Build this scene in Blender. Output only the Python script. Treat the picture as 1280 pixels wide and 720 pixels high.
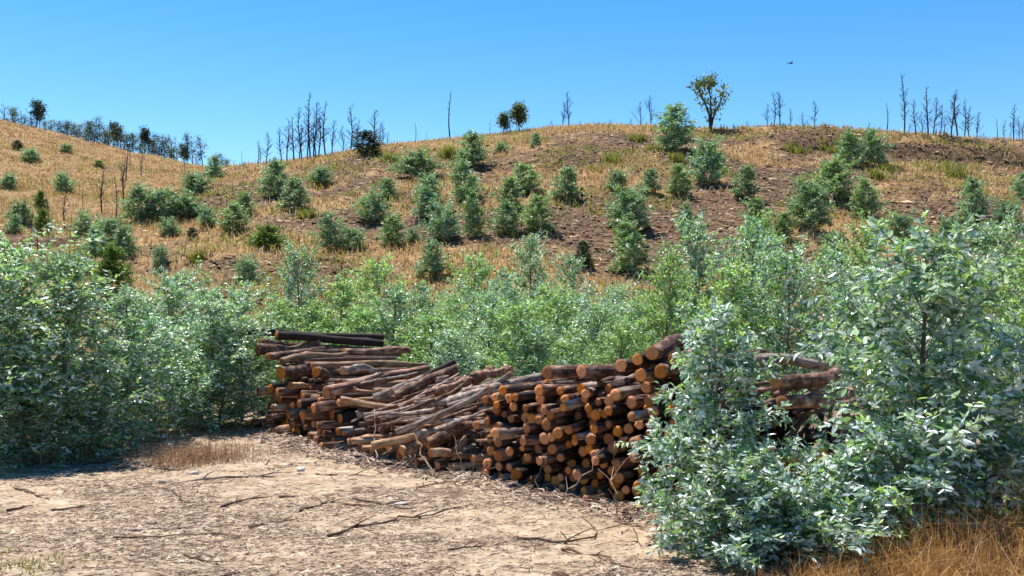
import bpy, math, random
import numpy as np
from mathutils import Vector, Matrix, Quaternion

sc = bpy.context.scene
for o in list(bpy.data.objects):
    bpy.data.objects.remove(o)
random.seed(11)
rng = np.random.default_rng(11)
R = math.radians
PI = math.pi

# ------------------------------------------------------------------ camera
F = 1244.4            # focal length in photograph pixels (35 mm on 36 mm)
CAMZ = 1.7
HOR = 385.0           # pixel row of the level line
cam = bpy.data.cameras.new('camera')
cam.lens = 35.0
cam.sensor_width = 36.0
cam.shift_y = (HOR - 360.0) / 1280.0
cam.clip_start = 0.1
cam.clip_end = 3000.0
camo = bpy.data.objects.new('camera', cam)
sc.collection.objects.link(camo)
camo.location = (0, 0, CAMZ)
camo.rotation_euler = (R(90), 0, 0)
sc.camera = camo

# ------------------------------------------------------------------ light
to_sun = Vector((-0.34, 0.40, 1.15)).normalized()
sun_el = math.asin(to_sun.z)
sun_az = math.atan2(to_sun.x, to_sun.y)
w = bpy.data.worlds.new('World')
sc.world = w
w.use_nodes = True
nt = w.node_tree
nt.nodes.clear()
sky = nt.nodes.new('ShaderNodeTexSky')
sky.sky_type = 'NISHITA'
sky.sun_disc = False
sky.sun_elevation = sun_el
sky.sun_rotation = sun_az
sky.altitude = 300
sky.air_density = 1.0
sky.dust_density = 0.15
sky.ozone_density = 2.0
hs = nt.nodes.new('ShaderNodeHueSaturation')
hs.inputs['Saturation'].default_value = 1.42
hs.inputs['Value'].default_value = 1.0
bgn = nt.nodes.new('ShaderNodeBackground')
bgn.inputs['Strength'].default_value = 0.105
wo = nt.nodes.new('ShaderNodeOutputWorld')
nt.links.new(sky.outputs[0], hs.inputs['Color'])
nt.links.new(hs.outputs[0], bgn.inputs['Color'])
nt.links.new(bgn.outputs[0], wo.inputs['Surface'])
sl = bpy.data.lights.new('sun', 'SUN')
sl.energy = 5.0
sl.angle = R(0.53)
sl.color = (1.0, 0.95, 0.87)
so = bpy.data.objects.new('sun', sl)
sc.collection.objects.link(so)
so.rotation_euler = (-to_sun).to_track_quat('-Z', 'Y').to_euler()
so.location = (0, 0, 60)
sc.view_settings.view_transform = 'Standard'
sc.view_settings.look = 'None'
sc.view_settings.exposure = 0.80
sc.view_settings.gamma = 1.0
sc.view_settings.use_curve_mapping = False
try:
    sc.cycles.max_bounces = 8
    sc.cycles.transparent_max_bounces = 4
except Exception:
    pass

# ------------------------------------------------------------------ helpers
COL = sc.collection


def link(o, parent=None):
    COL.objects.link(o)
    if parent is not None:
        o.parent = parent
    return o


def tag(o, label=None, cat=None, group=None, kind=None):
    if label:
        o['label'] = label
    if cat:
        o['category'] = cat
    if group:
        o['group'] = group
    if kind:
        o['kind'] = kind
    return o


def empty(name, loc, rz=0.0, label=None, cat=None, group=None):
    o = bpy.data.objects.new(name, None)
    o.empty_display_size = 0.2
    o.location = loc
    o.rotation_euler = (0, 0, rz)
    link(o)
    return tag(o, label, cat, group)


def mesh_np(name, V, Fc, mat=None, tint=None, smooth=False, attrs=None):
    """V (N,3), Fc (M,k) arrays -> mesh datablock"""
    V = np.asarray(V, dtype=np.float32)
    Fc = np.asarray(Fc, dtype=np.int32)
    me = bpy.data.meshes.new(name)
    m, k = Fc.shape
    me.vertices.add(len(V))
    me.vertices.foreach_set('co', V.ravel())
    me.loops.add(m * k)
    me.loops.foreach_set('vertex_index', Fc.ravel())
    me.polygons.add(m)
    me.polygons.foreach_set('loop_start', np.arange(m, dtype=np.int32) * k)
    me.polygons.foreach_set('loop_total', np.full(m, k, dtype=np.int32))
    if smooth:
        me.polygons.foreach_set('use_smooth', np.ones(m, dtype=bool))
    me.update(calc_edges=True)
    ad = dict(attrs or {})
    if tint is not None:
        ad['tint'] = tint
    for an, av in ad.items():
        a = me.attributes.new(an, 'FLOAT', 'POINT')
        a.data.foreach_set('value', np.asarray(av, dtype=np.float32))
    if mat:
        me.materials.append(mat)
    return me


def obj(name, me, parent=None):
    return link(bpy.data.objects.new(name, me), parent)


def tube_arrays(P, rad, n=6, phase=0.0, caps=True):
    """tube along polyline P (k,3) with radii; returns V, quad faces (caps as degenerate quads avoided: tip collapses)"""
    P = np.asarray(P, float)
    k = len(P)
    T = np.gradient(P, axis=0)
    T /= np.linalg.norm(T, axis=1)[:, None] + 1e-9
    ref = np.array([0, 0, 1.0]) if abs(T[0, 2]) < 0.9 else np.array([1.0, 0, 0])
    A = np.cross(T, ref)
    A /= np.linalg.norm(A, axis=1)[:, None] + 1e-9
    B = np.cross(T, A)
    th = np.arange(n) / n * 2 * PI + phase
    rad = np.broadcast_to(np.asarray(rad, float), (k,))
    V = P[:, None, :] + rad[:, None, None] * (np.cos(th)[None, :, None] * A[:, None, :] + np.sin(th)[None, :, None] * B[:, None, :])
    V = V.reshape(-1, 3)
    i = np.arange(k - 1)[:, None] * n
    j = np.arange(n)[None, :]
    j2 = (j + 1) % n
    Fq = np.stack([i + j, i + j2, i + n + j2, i + n + j], axis=-1).reshape(-1, 4)
    return V, Fq


class Acc:
    def __init__(self):
        self.V = []
        self.F = []
        self.T = []
        self.n = 0

    def add(self, V, Fq, t=0.5):
        self.V.append(V)
        self.F.append(np.asarray(Fq) + self.n)
        self.T.append(np.broadcast_to(np.asarray(t, float), (len(V),)))
        self.n += len(V)

    def tube(self, P, rad, n=5, t=0.5):
        V, Fq = tube_arrays(P, rad, n)
        self.add(V, Fq, t)

    def mesh(self, name, mat, smooth=True):
        return mesh_np(name, np.concatenate(self.V), np.concatenate(self.F), mat, np.concatenate(self.T), smooth)


_perm = rng.integers(0, 2 ** 31, size=(64, 256))


def vnoise(x, y, seed=0):
    x = np.asarray(x, float)
    y = np.asarray(y, float)
    xi = np.floor(x).astype(np.int64)
    yi = np.floor(y).astype(np.int64)
    fx = x - xi
    fy = y - yi
    fx = fx * fx * (3 - 2 * fx)
    fy = fy * fy * (3 - 2 * fy)

    def h(a, b):
        v = (a * 374761393 + b * 668265263 + seed * 1442695041) & 0xFFFFFFFF
        v = ((v ^ (v >> 13)) * 1274126177) & 0xFFFFFFFF
        v = v ^ (v >> 16)
        return (v & 0xFFFF) / 65535.0
    return (h(xi, yi) * (1 - fx) + h(xi + 1, yi) * fx) * (1 - fy) + (h(xi, yi + 1) * (1 - fx) + h(xi + 1, yi + 1) * fx) * fy


def fbm(x, y, seed=0, octv=4):
    s = 0
    a = 0.5
    t = 0
    for i in range(octv):
        s = s + a * vnoise(np.asarray(x) * 2 ** i, np.asarray(y) * 2 ** i, seed + i * 7)
        t += a
        a *= 0.5
    return s / t


def sstep(a, b, x):
    t = np.clip((np.asarray(x, float) - a) / (b - a), 0, 1)
    return t * t * (3 - 2 * t)


# ------------------------------------------------------------------ the lie of the land
YC, YC2 = 66.0, 112.0
_fx = np.array([(300, 213), (340, 209), (380, 204), (420, 198), (460, 191), (500, 185), (560, 179), (620, 172), (680, 164), (740, 160),
                (800, 161), (850, 166), (900, 169), (960, 173), (1030, 181), (1100, 187), (1160, 191), (1220, 195), (1280, 200)], float)
FXX = (_fx[:, 0] - 640) / F * YC
FXZ = CAMZ + (HOR - _fx[:, 1]) / F * YC
FXX = np.concatenate([[-60, -23], FXX, [60, 120]])
FXZ = np.concatenate([[1.0, 6.0], FXZ, [9.0, 7.0]])
_lx = np.array([(0, 149), (50, 161), (100, 173), (150, 187), (200, 197), (250, 208), (300, 213)], float)
LXX = (_lx[:, 0] - 640) / F * YC2
LXZ = CAMZ + (HOR - _lx[:, 1]) / F * YC2
LXX = np.concatenate([[-160, -90], LXX, [-20, 0, 60]])
LXZ = np.concatenate([[31, 28.5], LXZ, [16.2, 12, 6]])


def herm(s, m0, m1):
    s = np.clip(s, 0, 1)
    return (s ** 3 - 2 * s ** 2 + s) * m0 + (-2 * s ** 3 + 3 * s ** 2) + (s ** 3 - s ** 2) * m1


def height(X, Y):
    X = np.asarray(X, float)
    Y = np.asarray(Y, float)
    y0 = 19.0 + 1.5 * np.sin(X * 0.12)
    sh = 0.12 * np.clip(66 - Y, 0, 60) * sstep(-6, -13, X)
    C = np.interp(X - sh, FXX, FXZ)
    s = (Y - y0) / (YC - y0)
    z1 = C * herm(s, 0.75, 0.42) - 0.10 * np.clip(Y - YC, 0, None) - 0.004 * np.clip(Y - YC, 0, 60) ** 2
    C2 = np.interp(X, LXX, LXZ)
    s2 = (Y - 20) / (YC2 - 20)
    z2 = C2 * herm(s2, 0.8, 0.75) - 0.22 * np.clip(Y - YC2, 0, 120)
    k = 0.01 + 1.2 * sstep(22, 32, Y)
    hh = np.clip(0.5 + 0.5 * (z1 - z2) / k, 0, 1)
    z = z2 * (1 - hh) + z1 * hh + k * hh * (1 - hh)
    z = z - 0.3 * sstep(21, 18, Y) * 0
    slope_m = sstep(20, 27, Y)
    # contour benches left by the ripper
    t = (Y + 5.0 * fbm(X / 24, Y / 40, 3, 2) + 0.05 * X) / 5.6
    fr = t - np.floor(t)
    saw = np.where(fr < 0.8, fr / 0.8, (1 - fr) / 0.2) - 0.5
    bench_amp = 0.5 * sstep(0.35, 0.7, fbm(X / 15 + 9, Y / 9, 5, 2)) * slope_m * sstep(70, 58, Y)
    z = z - bench_amp * saw * 1.2
    # bare bank on the right of the hill
    bank = sstep(11, 17, X) * sstep(50.0, 51.2, Y + 0.8 * np.sin(X * .3)) * sstep(64, 54, Y)
    z = z + 0.85 * bank
    z = z + slope_m * (0.35 * (fbm(X / 3.0, Y / 3.0, 21, 3) - .5) + 0.22 * (fbm(X / .8, Y / .8, 29, 2) - .5)) * sstep(62.0, 52.0, np.where(Y > 72, 40, Y))
    flat = 1 - slope_m
    z = z + flat * (0.10 * (fbm(X / 2.2, Y / 2.2, 41, 3) - .5) + 0.055 * (fbm(X / .35, Y / .35, 47, 3) - .5))
    return z


def hz(x, y):
    return float(height(np.array([x]), np.array([y]))[0])


def grass_mask(X, Y):
    m = fbm(X / 6.0, Y / 3.2, 61, 4) + 0.45 * (fbm(X / 1.1, Y / 1.1, 67, 3) - .5)
    crest = 0.22 * sstep(50, 61, Y)
    left = 0.03 * sstep(-6, -14, X) + 0.10 * sstep(22, 26, Y) * sstep(36, 28, Y)
    mid = -0.06 * sstep(-10, -2, X) * sstep(56, 50, Y) * sstep(27, 33, Y)
    return sstep(0.38, 0.64, m + crest + left + mid)


def ray_ground(px, py, y0=5.0, y1=150.0):
    """distance at which the sight line through a photograph pixel meets the land"""
    Y = np.arange(y0, y1, 0.1)
    X = (px - 640) / F * Y
    Z = CAMZ + (HOR - py) / F * Y
    d = height(X, Y) - Z
    i = np.nonzero(d > 0)[0]
    if len(i) == 0:
        return None
    return float(Y[i[0]])


def crest_y(px, y0=30, y1=140):
    Y = np.arange(y0, y1, 0.25)
    X = (px - 640) / F * Y
    a = (height(X, Y) - CAMZ) / Y
    return float(Y[int(np.argmax(a))])


def P3(px, py, Y):
    return Vector(((px - 640) / F * Y, Y, CAMZ + (HOR - py) / F * Y))


def G3(px, py):
    """point on the flat clearing seen at a photograph pixel"""
    Y = CAMZ * F / (py - HOR)
    X = (px - 640) / F * Y
    return Vector((X, Y, hz(X, Y)))


# ------------------------------------------------------------------ materials
def new_mat(name):
    m = bpy.data.materials.new(name)
    m.use_nodes = True
    n = m.node_tree
    b = n.nodes['Principled BSDF']
    b.inputs['Specular IOR Level'].default_value = 0.25
    return m, n, b


def ramp(n, stops):
    r = n.nodes.new('ShaderNodeValToRGB')
    e = r.color_ramp.elements
    while len(e) < len(stops):
        e.new(0.5)
    for i, (p, c) in enumerate(stops):
        e[i].position = p
        e[i].color = (c[0], c[1], c[2], 1)
    return r


def attr(n, name):
    a = n.nodes.new('ShaderNodeAttribute')
    a.attribute_name = name
    return a


def noise(n, scale, detail=4, rough=0.55, coord='Object', vec_scale=None):
    tc = n.nodes.new('ShaderNodeTexCoord')
    nz = n.nodes.new('ShaderNodeTexNoise')
    nz.inputs['Scale'].default_value = scale
    nz.inputs['Detail'].default_value = detail
    nz.inputs['Roughness'].default_value = rough
    if vec_scale:
        mp = n.nodes.new('ShaderNodeMapping')
        mp.inputs['Scale'].default_value = vec_scale
        n.links.new(tc.outputs[coord], mp.inputs['Vector'])
        n.links.new(mp.outputs[0], nz.inputs['Vector'])
    else:
        n.links.new(tc.outputs[coord], nz.inputs['Vector'])
    return nz


def mix(n, fac, a, b, mode='MIX'):
    x = n.nodes.new('ShaderNodeMix')
    x.data_type = 'RGBA'
    x.blend_type = mode
    for s, v in ((x.inputs[0], fac), (x.inputs[6], a), (x.inputs[7], b)):
        if isinstance(v, (int, float)):
            s.default_value = v
        elif isinstance(v, tuple):
            s.default_value = (v[0], v[1], v[2], 1)
        else:
            n.links.new(v, s)
    return x.outputs[2]


def rand_value(n, lo, hi):
    oi = n.nodes.new('ShaderNodeObjectInfo')
    mr = n.nodes.new('ShaderNodeMapRange')
    mr.inputs['To Min'].default_value = lo
    mr.inputs['To Max'].default_value = hi
    n.links.new(oi.outputs['Random'], mr.inputs['Value'])
    return mr.outputs[0]


def bump(n, b, h, strength=0.5, dist=0.02):
    bp = n.nodes.new('ShaderNodeBump')
    bp.inputs['Strength'].default_value = strength
    bp.inputs['Distance'].default_value = dist
    n.links.new(h, bp.inputs['Height'])
    n.links.new(bp.outputs[0], b.inputs['Normal'])


def leaf_mat(name, stops, trans_col, trans=0.35, rough=0.42, spec=0.5, hue=(0.5, 0.5)):
    m, n, b = new_mat(name)
    a = attr(n, 'tint')
    r = ramp(n, stops)
    n.links.new(a.outputs['Fac'], r.inputs[0])
    hsv = n.nodes.new('ShaderNodeHueSaturation')
    n.links.new(r.outputs[0], hsv.inputs['Color'])
    n.links.new(rand_value(n, 0.82, 1.2), hsv.inputs['Value'])
    oi = n.nodes.new('ShaderNodeObjectInfo')
    h1 = n.nodes.new('ShaderNodeMath')
    h1.operation = 'MULTIPLY'
    n.links.new(oi.outputs['Random'], h1.inputs[0])
    h1.inputs[1].default_value = 13.7
    h2 = n.nodes.new('ShaderNodeMath')
    h2.operation = 'FRACT'
    n.links.new(h1.outputs[0], h2.inputs[0])
    h3 = n.nodes.new('ShaderNodeMapRange')
    h3.inputs['To Min'].default_value = hue[0]
    h3.inputs['To Max'].default_value = hue[1]
    n.links.new(h2.outputs[0], h3.inputs['Value'])
    n.links.new(h3.outputs[0], hsv.inputs['Hue'])
    n.links.new(hsv.outputs[0], b.inputs['Base Color'])
    b.inputs['Roughness'].default_value = rough
    b.inputs['Specular IOR Level'].default_value = spec
    t = n.nodes.new('ShaderNodeBsdfTranslucent')
    n.links.new(mix(n, 0.55, hsv.outputs[0], trans_col), t.inputs['Color'])
    ms = n.nodes.new('ShaderNodeMixShader')
    ms.inputs[0].default_value = trans
    n.links.new(b.outputs[0], ms.inputs[1])
    n.links.new(t.outputs[0], ms.inputs[2])
    n.links.new(ms.outputs[0], n.nodes['Material Output'].inputs['Surface'])
    return m


M_GUM = leaf_mat('glaucous_leaf', [(0.0, (0.018, 0.062, 0.04)), (0.24, (0.06, 0.155, 0.10)), (0.42, (0.26, 0.41, 0.34)), (0.58, (0.66, 0.75, 0.73)), (0.77, (0.82, 0.87, 0.87)), (0.82, (0.27, 0.48, 0.07)), (1.0, (0.48, 0.58, 0.12))],
                 (0.44, 0.80, 0.13), 0.38, 0.32, 1.0, (0.492, 0.528))
M_GUMFAR = leaf_mat('sapling_leaf', [(0.0, (0.018, 0.058, 0.032)), (0.34, (0.06, 0.15, 0.095)), (0.56, (0.24, 0.37, 0.29)), (0.74, (0.58, 0.68, 0.62)), (0.78, (0.24, 0.41, 0.08)), (1.0, (0.42, 0.52, 0.13))],
                    (0.34, 0.60, 0.12), 0.33, 0.40, 0.6, (0.478, 0.522))
M_GUMFARY = leaf_mat('fresh_sapling_leaf', [(0.0, (0.022, 0.065, 0.025)), (0.35, (0.08, 0.18, 0.06)), (0.6, (0.22, 0.35, 0.15)), (0.78, (0.50, 0.60, 0.44)), (1.0, (0.34, 0.43, 0.09))],
                     (0.34, 0.58, 0.08), 0.35, 0.40, 0.6, (0.485, 0.515))
M_GUMY = leaf_mat('fresh_leaf', [(0.0, (0.018, 0.07, 0.028)), (0.28, (0.075, 0.19, 0.07)), (0.48, (0.24, 0.42, 0.16)), (0.62, (0.50, 0.66, 0.40)), (0.77, (0.74, 0.82, 0.72)), (0.83, (0.30, 0.52, 0.08)), (1.0, (0.50, 0.62, 0.13))],
                  (0.50, 0.84, 0.09), 0.44, 0.36, 0.8, (0.487, 0.515))
M_SILVER = leaf_mat('silver_leaf', [(0.0, (0.02, 0.07, 0.05)), (0.24, (0.07, 0.17, 0.13)), (0.40, (0.29, 0.43, 0.40)), (0.56, (0.68, 0.76, 0.77)), (0.81, (0.83, 0.87, 0.89)), (0.85, (0.28, 0.49, 0.08)), (1.0, (0.48, 0.58, 0.12))],
                    (0.44, 0.78, 0.17), 0.36, 0.32, 1.0, (0.5, 0.515))
M_OLIVE = leaf_mat('olive_leaf', [(0.0, (0.03, 0.055, 0.022)), (0.55, (0.09, 0.14, 0.05)), (1.0, (0.24, 0.26, 0.10))], (0.28, 0.34, 0.06), 0.3, 0.5, 0.4)
M_GREEN = leaf_mat('green_leaf', [(0.0, (0.03, 0.075, 0.015)), (0.5, (0.07, 0.15, 0.03)), (1.0, (0.16, 0.24, 0.05))], (0.25, 0.42, 0.04), 0.38, 0.45, 0.4)
M_DARK = leaf_mat('dark_leaf', [(0.0, (0.012, 0.03, 0.015)), (0.6, (0.03, 0.06, 0.03)), (1.0, (0.08, 0.11, 0.04))], (0.1, 0.16, 0.04), 0.2, 0.5, 0.3)
M_TUSS = leaf_mat('tussock_blade', [(0.0, (0.09, 0.10, 0.025)), (0.6, (0.22, 0.23, 0.05)), (1.0, (0.38, 0.33, 0.10))], (0.38, 0.40, 0.06), 0.35, 0.6, 0.2)
M_RUST = leaf_mat('rusty_straw', [(0.0, (0.15, 0.075, 0.03)), (0.4, (0.38, 0.20, 0.075)), (0.75, (0.56, 0.33, 0.13)), (1.0, (0.72, 0.54, 0.30))], (0.62, 0.34, 0.09), 0.32, 0.65, 0.2)
M_BRUSH = leaf_mat('brush_stem', [(0.0, (0.12, 0.06, 0.03)), (0.5, (0.30, 0.17, 0.09)), (1.0, (0.52, 0.36, 0.22))], (0.4, 0.22, 0.1), 0.2, 0.7, 0.2)
M_STRAW = leaf_mat('straw_blade', [(0.0, (0.19, 0.105, 0.045)), (0.35, (0.42, 0.255, 0.11)), (0.6, (0.59, 0.42, 0.21)), (0.85, (0.74, 0.60, 0.37)), (1.0, (0.30, 0.30, 0.09))], (0.66, 0.44, 0.17), 0.32, 0.65, 0.2)


def wood_mat(name, stops, scale=17, stretch=(1, 1, .22), rough=0.8, bs=0.6):
    m, n, b = new_mat(name)
    nz = noise(n, scale, 6, 0.65, 'Object', stretch)
    r = ramp(n, stops)
    n.links.new(nz.outputs['Fac'], r.inputs[0])
    hsv = n.nodes.new('ShaderNodeHueSaturation')
    n.links.new(r.outputs[0], hsv.inputs['Color'])
    n.links.new(rand_value(n, 0.65, 1.3), hsv.inputs['Value'])
    n.links.new(hsv.outputs[0], b.inputs['Base Color'])
    b.inputs['Roughness'].default_value = rough
    nz2 = noise(n, scale * 4, 5, 0.75, 'Object', stretch)
    bump(n, b, nz2.outputs['Fac'], .9, 0.02)
    return m


M_BARK = wood_mat('rough_bark', [(0.33, (0.026, 0.016, 0.012)), (0.45, (0.11, 0.056, 0.037)), (0.54, (0.25, 0.125, 0.077)), (0.65, (0.52, 0.36, 0.25))])
M_BARKD = wood_mat('charred_bark', [(0.3, (0.014, 0.012, 0.011)), (0.55, (0.05, 0.034, 0.027)), (0.75, (0.13, 0.08, 0.055))])
M_PEEL = wood_mat('peeled_wood', [(0.32, (0.10, 0.05, 0.03)), (0.45, (0.34, 0.19, 0.10)), (0.6, (0.54, 0.36, 0.22)), (0.74, (0.66, 0.52, 0.38))])
M_GREYW = wood_mat('weathered_wood', [(0.34, (0.06, 0.04, 0.032)), (0.46, (0.28, 0.20, 0.155)), (0.56, (0.52, 0.41, 0.33)), (0.7, (0.70, 0.61, 0.53))])
M_STICK = wood_mat('dry_stick', [(0.3, (0.06, 0.035, 0.025)), (0.5, (0.15, 0.09, 0.06)), (0.75, (0.30, 0.20, 0.14))], 14)
M_STEM = wood_mat('sapling_stem', [(0.3, (0.10, 0.08, 0.06)), (0.55, (0.24, 0.19, 0.14)), (0.8, (0.38, 0.33, 0.27))], 14)
M_BURNT = wood_mat('burnt_wood', [(0.3, (0.02, 0.02, 0.024)), (0.6, (0.05, 0.047, 0.052)), (0.8, (0.11, 0.10, 0.10))], 5)


def cut_mat():
    m, n, b = new_mat('sawn_end')
    tc = n.nodes.new('ShaderNodeTexCoord')
    sep = n.nodes.new('ShaderNodeSeparateXYZ')
    n.links.new(tc.outputs['Object'], sep.inputs[0])
    cmb = n.nodes.new('ShaderNodeCombineXYZ')
    n.links.new(sep.outputs[0], cmb.inputs[0])
    n.links.new(sep.outputs[1], cmb.inputs[1])
    ln = n.nodes.new('ShaderNodeVectorMath')
    ln.operation = 'LENGTH'
    n.links.new(cmb.outputs[0], ln.inputs[0])
    nz = noise(n, 26, 4, 0.6)
    ad = n.nodes.new('ShaderNodeMath')
    ad.operation = 'MULTIPLY_ADD'
    n.links.new(nz.outputs['Fac'], ad.inputs[0])
    ad.inputs[1].default_value = 0.012
    n.links.new(ln.outputs['Value'], ad.inputs[2])
    sn = n.nodes.new('ShaderNodeMath')
    sn.operation = 'MULTIPLY'
    n.links.new(ad.outputs[0], sn.inputs[0])
    sn.inputs[1].default_value = 520
    si = n.nodes.new('ShaderNodeMath')
    si.operation = 'SINE'
    n.links.new(sn.outputs[0], si.inputs[0])
    r = ramp(n, [(0.0, (0.40, 0.125, 0.03)), (0.55, (0.60, 0.225, 0.06)), (0.85, (0.46, 0.155, 0.04)), (1.0, (0.20, 0.06, 0.018))])
    mr = n.nodes.new('ShaderNodeMapRange')
    mr.inputs['From Max'].default_value = 0.066
    n.links.new(ad.outputs[0], mr.inputs['Value'])
    n.links.new(mr.outputs[0], r.inputs[0])
    c1 = mix(n, 0.18, r.outputs[0], mix(n, si.outputs[0], (0.25, 0.09, 0.03), (0.7, 0.36, 0.13)))
    hsv = n.nodes.new('ShaderNodeHueSaturation')
    n.links.new(c1, hsv.inputs['Color'])
    n.links.new(rand_value(n, 0.55, 1.5), hsv.inputs['Value'])
    oi = n.nodes.new('ShaderNodeObjectInfo')
    m2 = n.nodes.new('ShaderNodeMath')
    m2.operation = 'MULTIPLY'
    n.links.new(oi.outputs['Random'], m2.inputs[0])
    m2.inputs[1].default_value = 7.31
    m3 = n.nodes.new('ShaderNodeMath')
    m3.operation = 'FRACT'
    n.links.new(m2.outputs[0], m3.inputs[0])
    mr2 = n.nodes.new('ShaderNodeMapRange')
    mr2.inputs['To Min'].default_value = 0.9
    mr2.inputs['To Max'].default_value = 1.08
    n.links.new(m3.outputs[0], mr2.inputs['Value'])
    n.links.new(mr2.outputs[0], hsv.inputs['Saturation'])
    n2 = noise(n, 60, 3, 0.6)
    rr = ramp(n, [(0.35, (0.45, 0.4, 0.38)), (0.55, (1, 1, 1))])
    n.links.new(n2.outputs['Fac'], rr.inputs[0])
    n.links.new(mix(n, 0.5, hsv.outputs[0], rr.outputs[0], 'MULTIPLY'), b.inputs['Base Color'])
    b.inputs['Roughness'].default_value = 0.75
    bump(n, b, n2.outputs['Fac'], 0.4, 0.006)
    return m


M_CUT = cut_mat()


def ground_mat():
    m, n, b = new_mat('earth')
    g = attr(n, 'grass')
    lot = attr(n, 'lot')
    n1 = noise(n, 0.9, 8, 0.68)
    n2 = noise(n, 4.5, 10, 0.82)
    n3 = noise(n, 3.2, 6, 0.6)
    soil = ramp(n, [(0.36, (0.033, 0.023, 0.016)), (0.47, (0.105, 0.066, 0.039)), (0.56, (0.205, 0.128, 0.075)), (0.68, (0.42, 0.29, 0.175))])
    n.links.new(n2.outputs['Fac'], soil.inputs[0])
    straw = ramp(n, [(0.36, (0.10, 0.058, 0.03)), (0.46, (0.28, 0.17, 0.08)), (0.57, (0.43, 0.285, 0.14)), (0.70, (0.60, 0.46, 0.28))])
    n.links.new(n2.outputs['Fac'], straw.inputs[0])
    hill = mix(n, g.outputs['Fac'], soil.outputs[0], straw.outputs[0])
    hill = mix(n, 0.55, hill, ramp_of(n, n1, [(0.38, (0.5, 0.47, 0.46)), (0.62, (1.2, 1.15, 1.08))]), 'MULTIPLY')
    dirt = ramp(n, [(0.32, (0.22, 0.14, 0.095)), (0.44, (0.37, 0.27, 0.18)), (0.56, (0.53, 0.415, 0.29)), (0.73, (0.66, 0.545, 0.405))])
    nd = noise(n, 7.0, 10, 0.8)
    n.links.new(nd.outputs['Fac'], dirt.inputs[0])
    d2 = mix(n, 0.45, dirt.outputs[0], ramp_of(n, n3, [(0.36, (0.42, 0.35, 0.31)), (0.58, (1.08, 1.05, 1.02))]), 'MULTIPLY')
    c = mix(n, lot.outputs['Fac'], hill, d2)
    n.links.new(c, b.inputs['Base Color'])
    b.inputs['Roughness'].default_value = 0.95
    b.inputs['Specular IOR Level'].default_value = 0.1
    nb = noise(n, 22, 6, 0.7)
    bump(n, b, nb.outputs['Fac'], 0.8, 0.04)
    return m


def ramp_of(n, nz, stops):
    r = ramp(n, stops)
    n.links.new(nz.outputs['Fac'], r.inputs[0])
    return r.outputs[0]


M_EARTH = ground_mat()


def plain(name, stops, scale=20, rough=0.85):
    m, n, b = new_mat(name)
    a = attr(n, 'tint')
    r = ramp(n, stops)
    n.links.new(a.outputs['Fac'], r.inputs[0])
    nz = noise(n, scale, 4, 0.6)
    c = mix(n, 0.5, r.outputs[0], ramp_of(n, nz, [(0.35, (0.55, 0.55, 0.55)), (0.62, (1.15, 1.15, 1.15))]), 'MULTIPLY')
    n.links.new(c, b.inputs['Base Color'])
    b.inputs['Roughness'].default_value = rough
    return m


M_CHIP = plain('wood_litter', [(0.0, (0.035, 0.022, 0.016)), (0.4, (0.12, 0.075, 0.052)), (0.7, (0.32, 0.22, 0.15)), (1.0, (0.70, 0.58, 0.45))])
M_STONE = plain('hill_stone', [(0.0, (0.04, 0.026, 0.017)), (0.6, (0.15, 0.09, 0.052)), (1.0, (0.38, 0.27, 0.17))], 12)
M_SLASH = plain('hill_litter', [(0.0, (0.04, 0.024, 0.015)), (0.5, (0.15, 0.088, 0.05)), (0.8, (0.32, 0.21, 0.12)), (1.0, (0.60, 0.46, 0.31))])
M_PALE = plain('pale_stone', [(0.0, (0.36, 0.32, 0.28)), (1.0, (0.56, 0.52, 0.47))], 30)
M_BIRD = plain('bird_feather', [(0.0, (0.02, 0.02, 0.025)), (1.0, (0.06, 0.055, 0.06))], 12)
# ------------------------------------------------------------------ the ground sheet
def grid_axis(segs):
    out = [segs[0][0]]
    for a, b, d in segs:
        n = max(1, int(round((b - a) / d)))
        out += list(np.linspace(a, b, n + 1)[1:])
    return np.array(out)


gx = grid_axis([(-400, -120, 40), (-120, -60, 2.0), (-60, -30, .7), (-30, -14, .33), (-14, -5, .14), (-5, 5, .075), (5, 14, .14), (14, 30, .33), (30, 60, .8), (60, 120, 6), (120, 400, 40)])
gy = grid_axis([(-60, 4, 4), (4, 13, .075), (13, 22, .14), (22, 72, .27), (72, 120, .75), (120, 200, 5), (200, 600, 50)])
GX, GY = np.meshgrid(gx, gy)
GZ = height(GX.ravel(), GY.ravel())
nv = len(gx)
ii = np.arange(len(gy) - 1)[:, None] * nv
jj = np.arange(nv - 1)[None, :]
GF = np.stack([ii + jj, ii + jj + 1, ii + nv + jj + 1, ii + nv + jj], -1).reshape(-1, 4)
xr, yr = GX.ravel(), GY.ravel()
lotm = sstep(17.5, 14.5, yr + 1.5 * (fbm(xr / 2, yr / 2, 81, 2) - .5))
me = mesh_np('ground', np.stack([xr, yr, GZ], 1), GF, M_EARTH, smooth=True, attrs={'grass': grass_mask(xr, yr), 'lot': lotm})
tag(obj('ground', me), kind='structure')

# ------------------------------------------------------------------ leaves and saplings
LEAF7 = (np.array([(0, 0, 0), (.3, -.20, .05), (.3, .20, .05), (.36, 0, -.02), (.68, -.15, .0), (.68, .15, .0), (1.0, 0, -.12)], float),
         np.array([(0, 1, 3), (0, 3, 2), (1, 4, 3), (3, 5, 2), (3, 4, 6), (3, 6, 5)]))
LEAF4 = (np.array([(0, 0, 0), (.42, -.23, .05), (1.0, 0, -.06), (.42, .23, .05)], float), np.array([(0, 1, 2), (0, 2, 3)]))


def unit(a):
    return a / (np.linalg.norm(a, axis=-1, keepdims=True) + 1e-9)


def leaf_frames(pos, d, n, size):
    d = unit(d)
    s = unit(np.cross(n, d))
    n = np.cross(d, s)
    return pos, d, s, n, size


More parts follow.
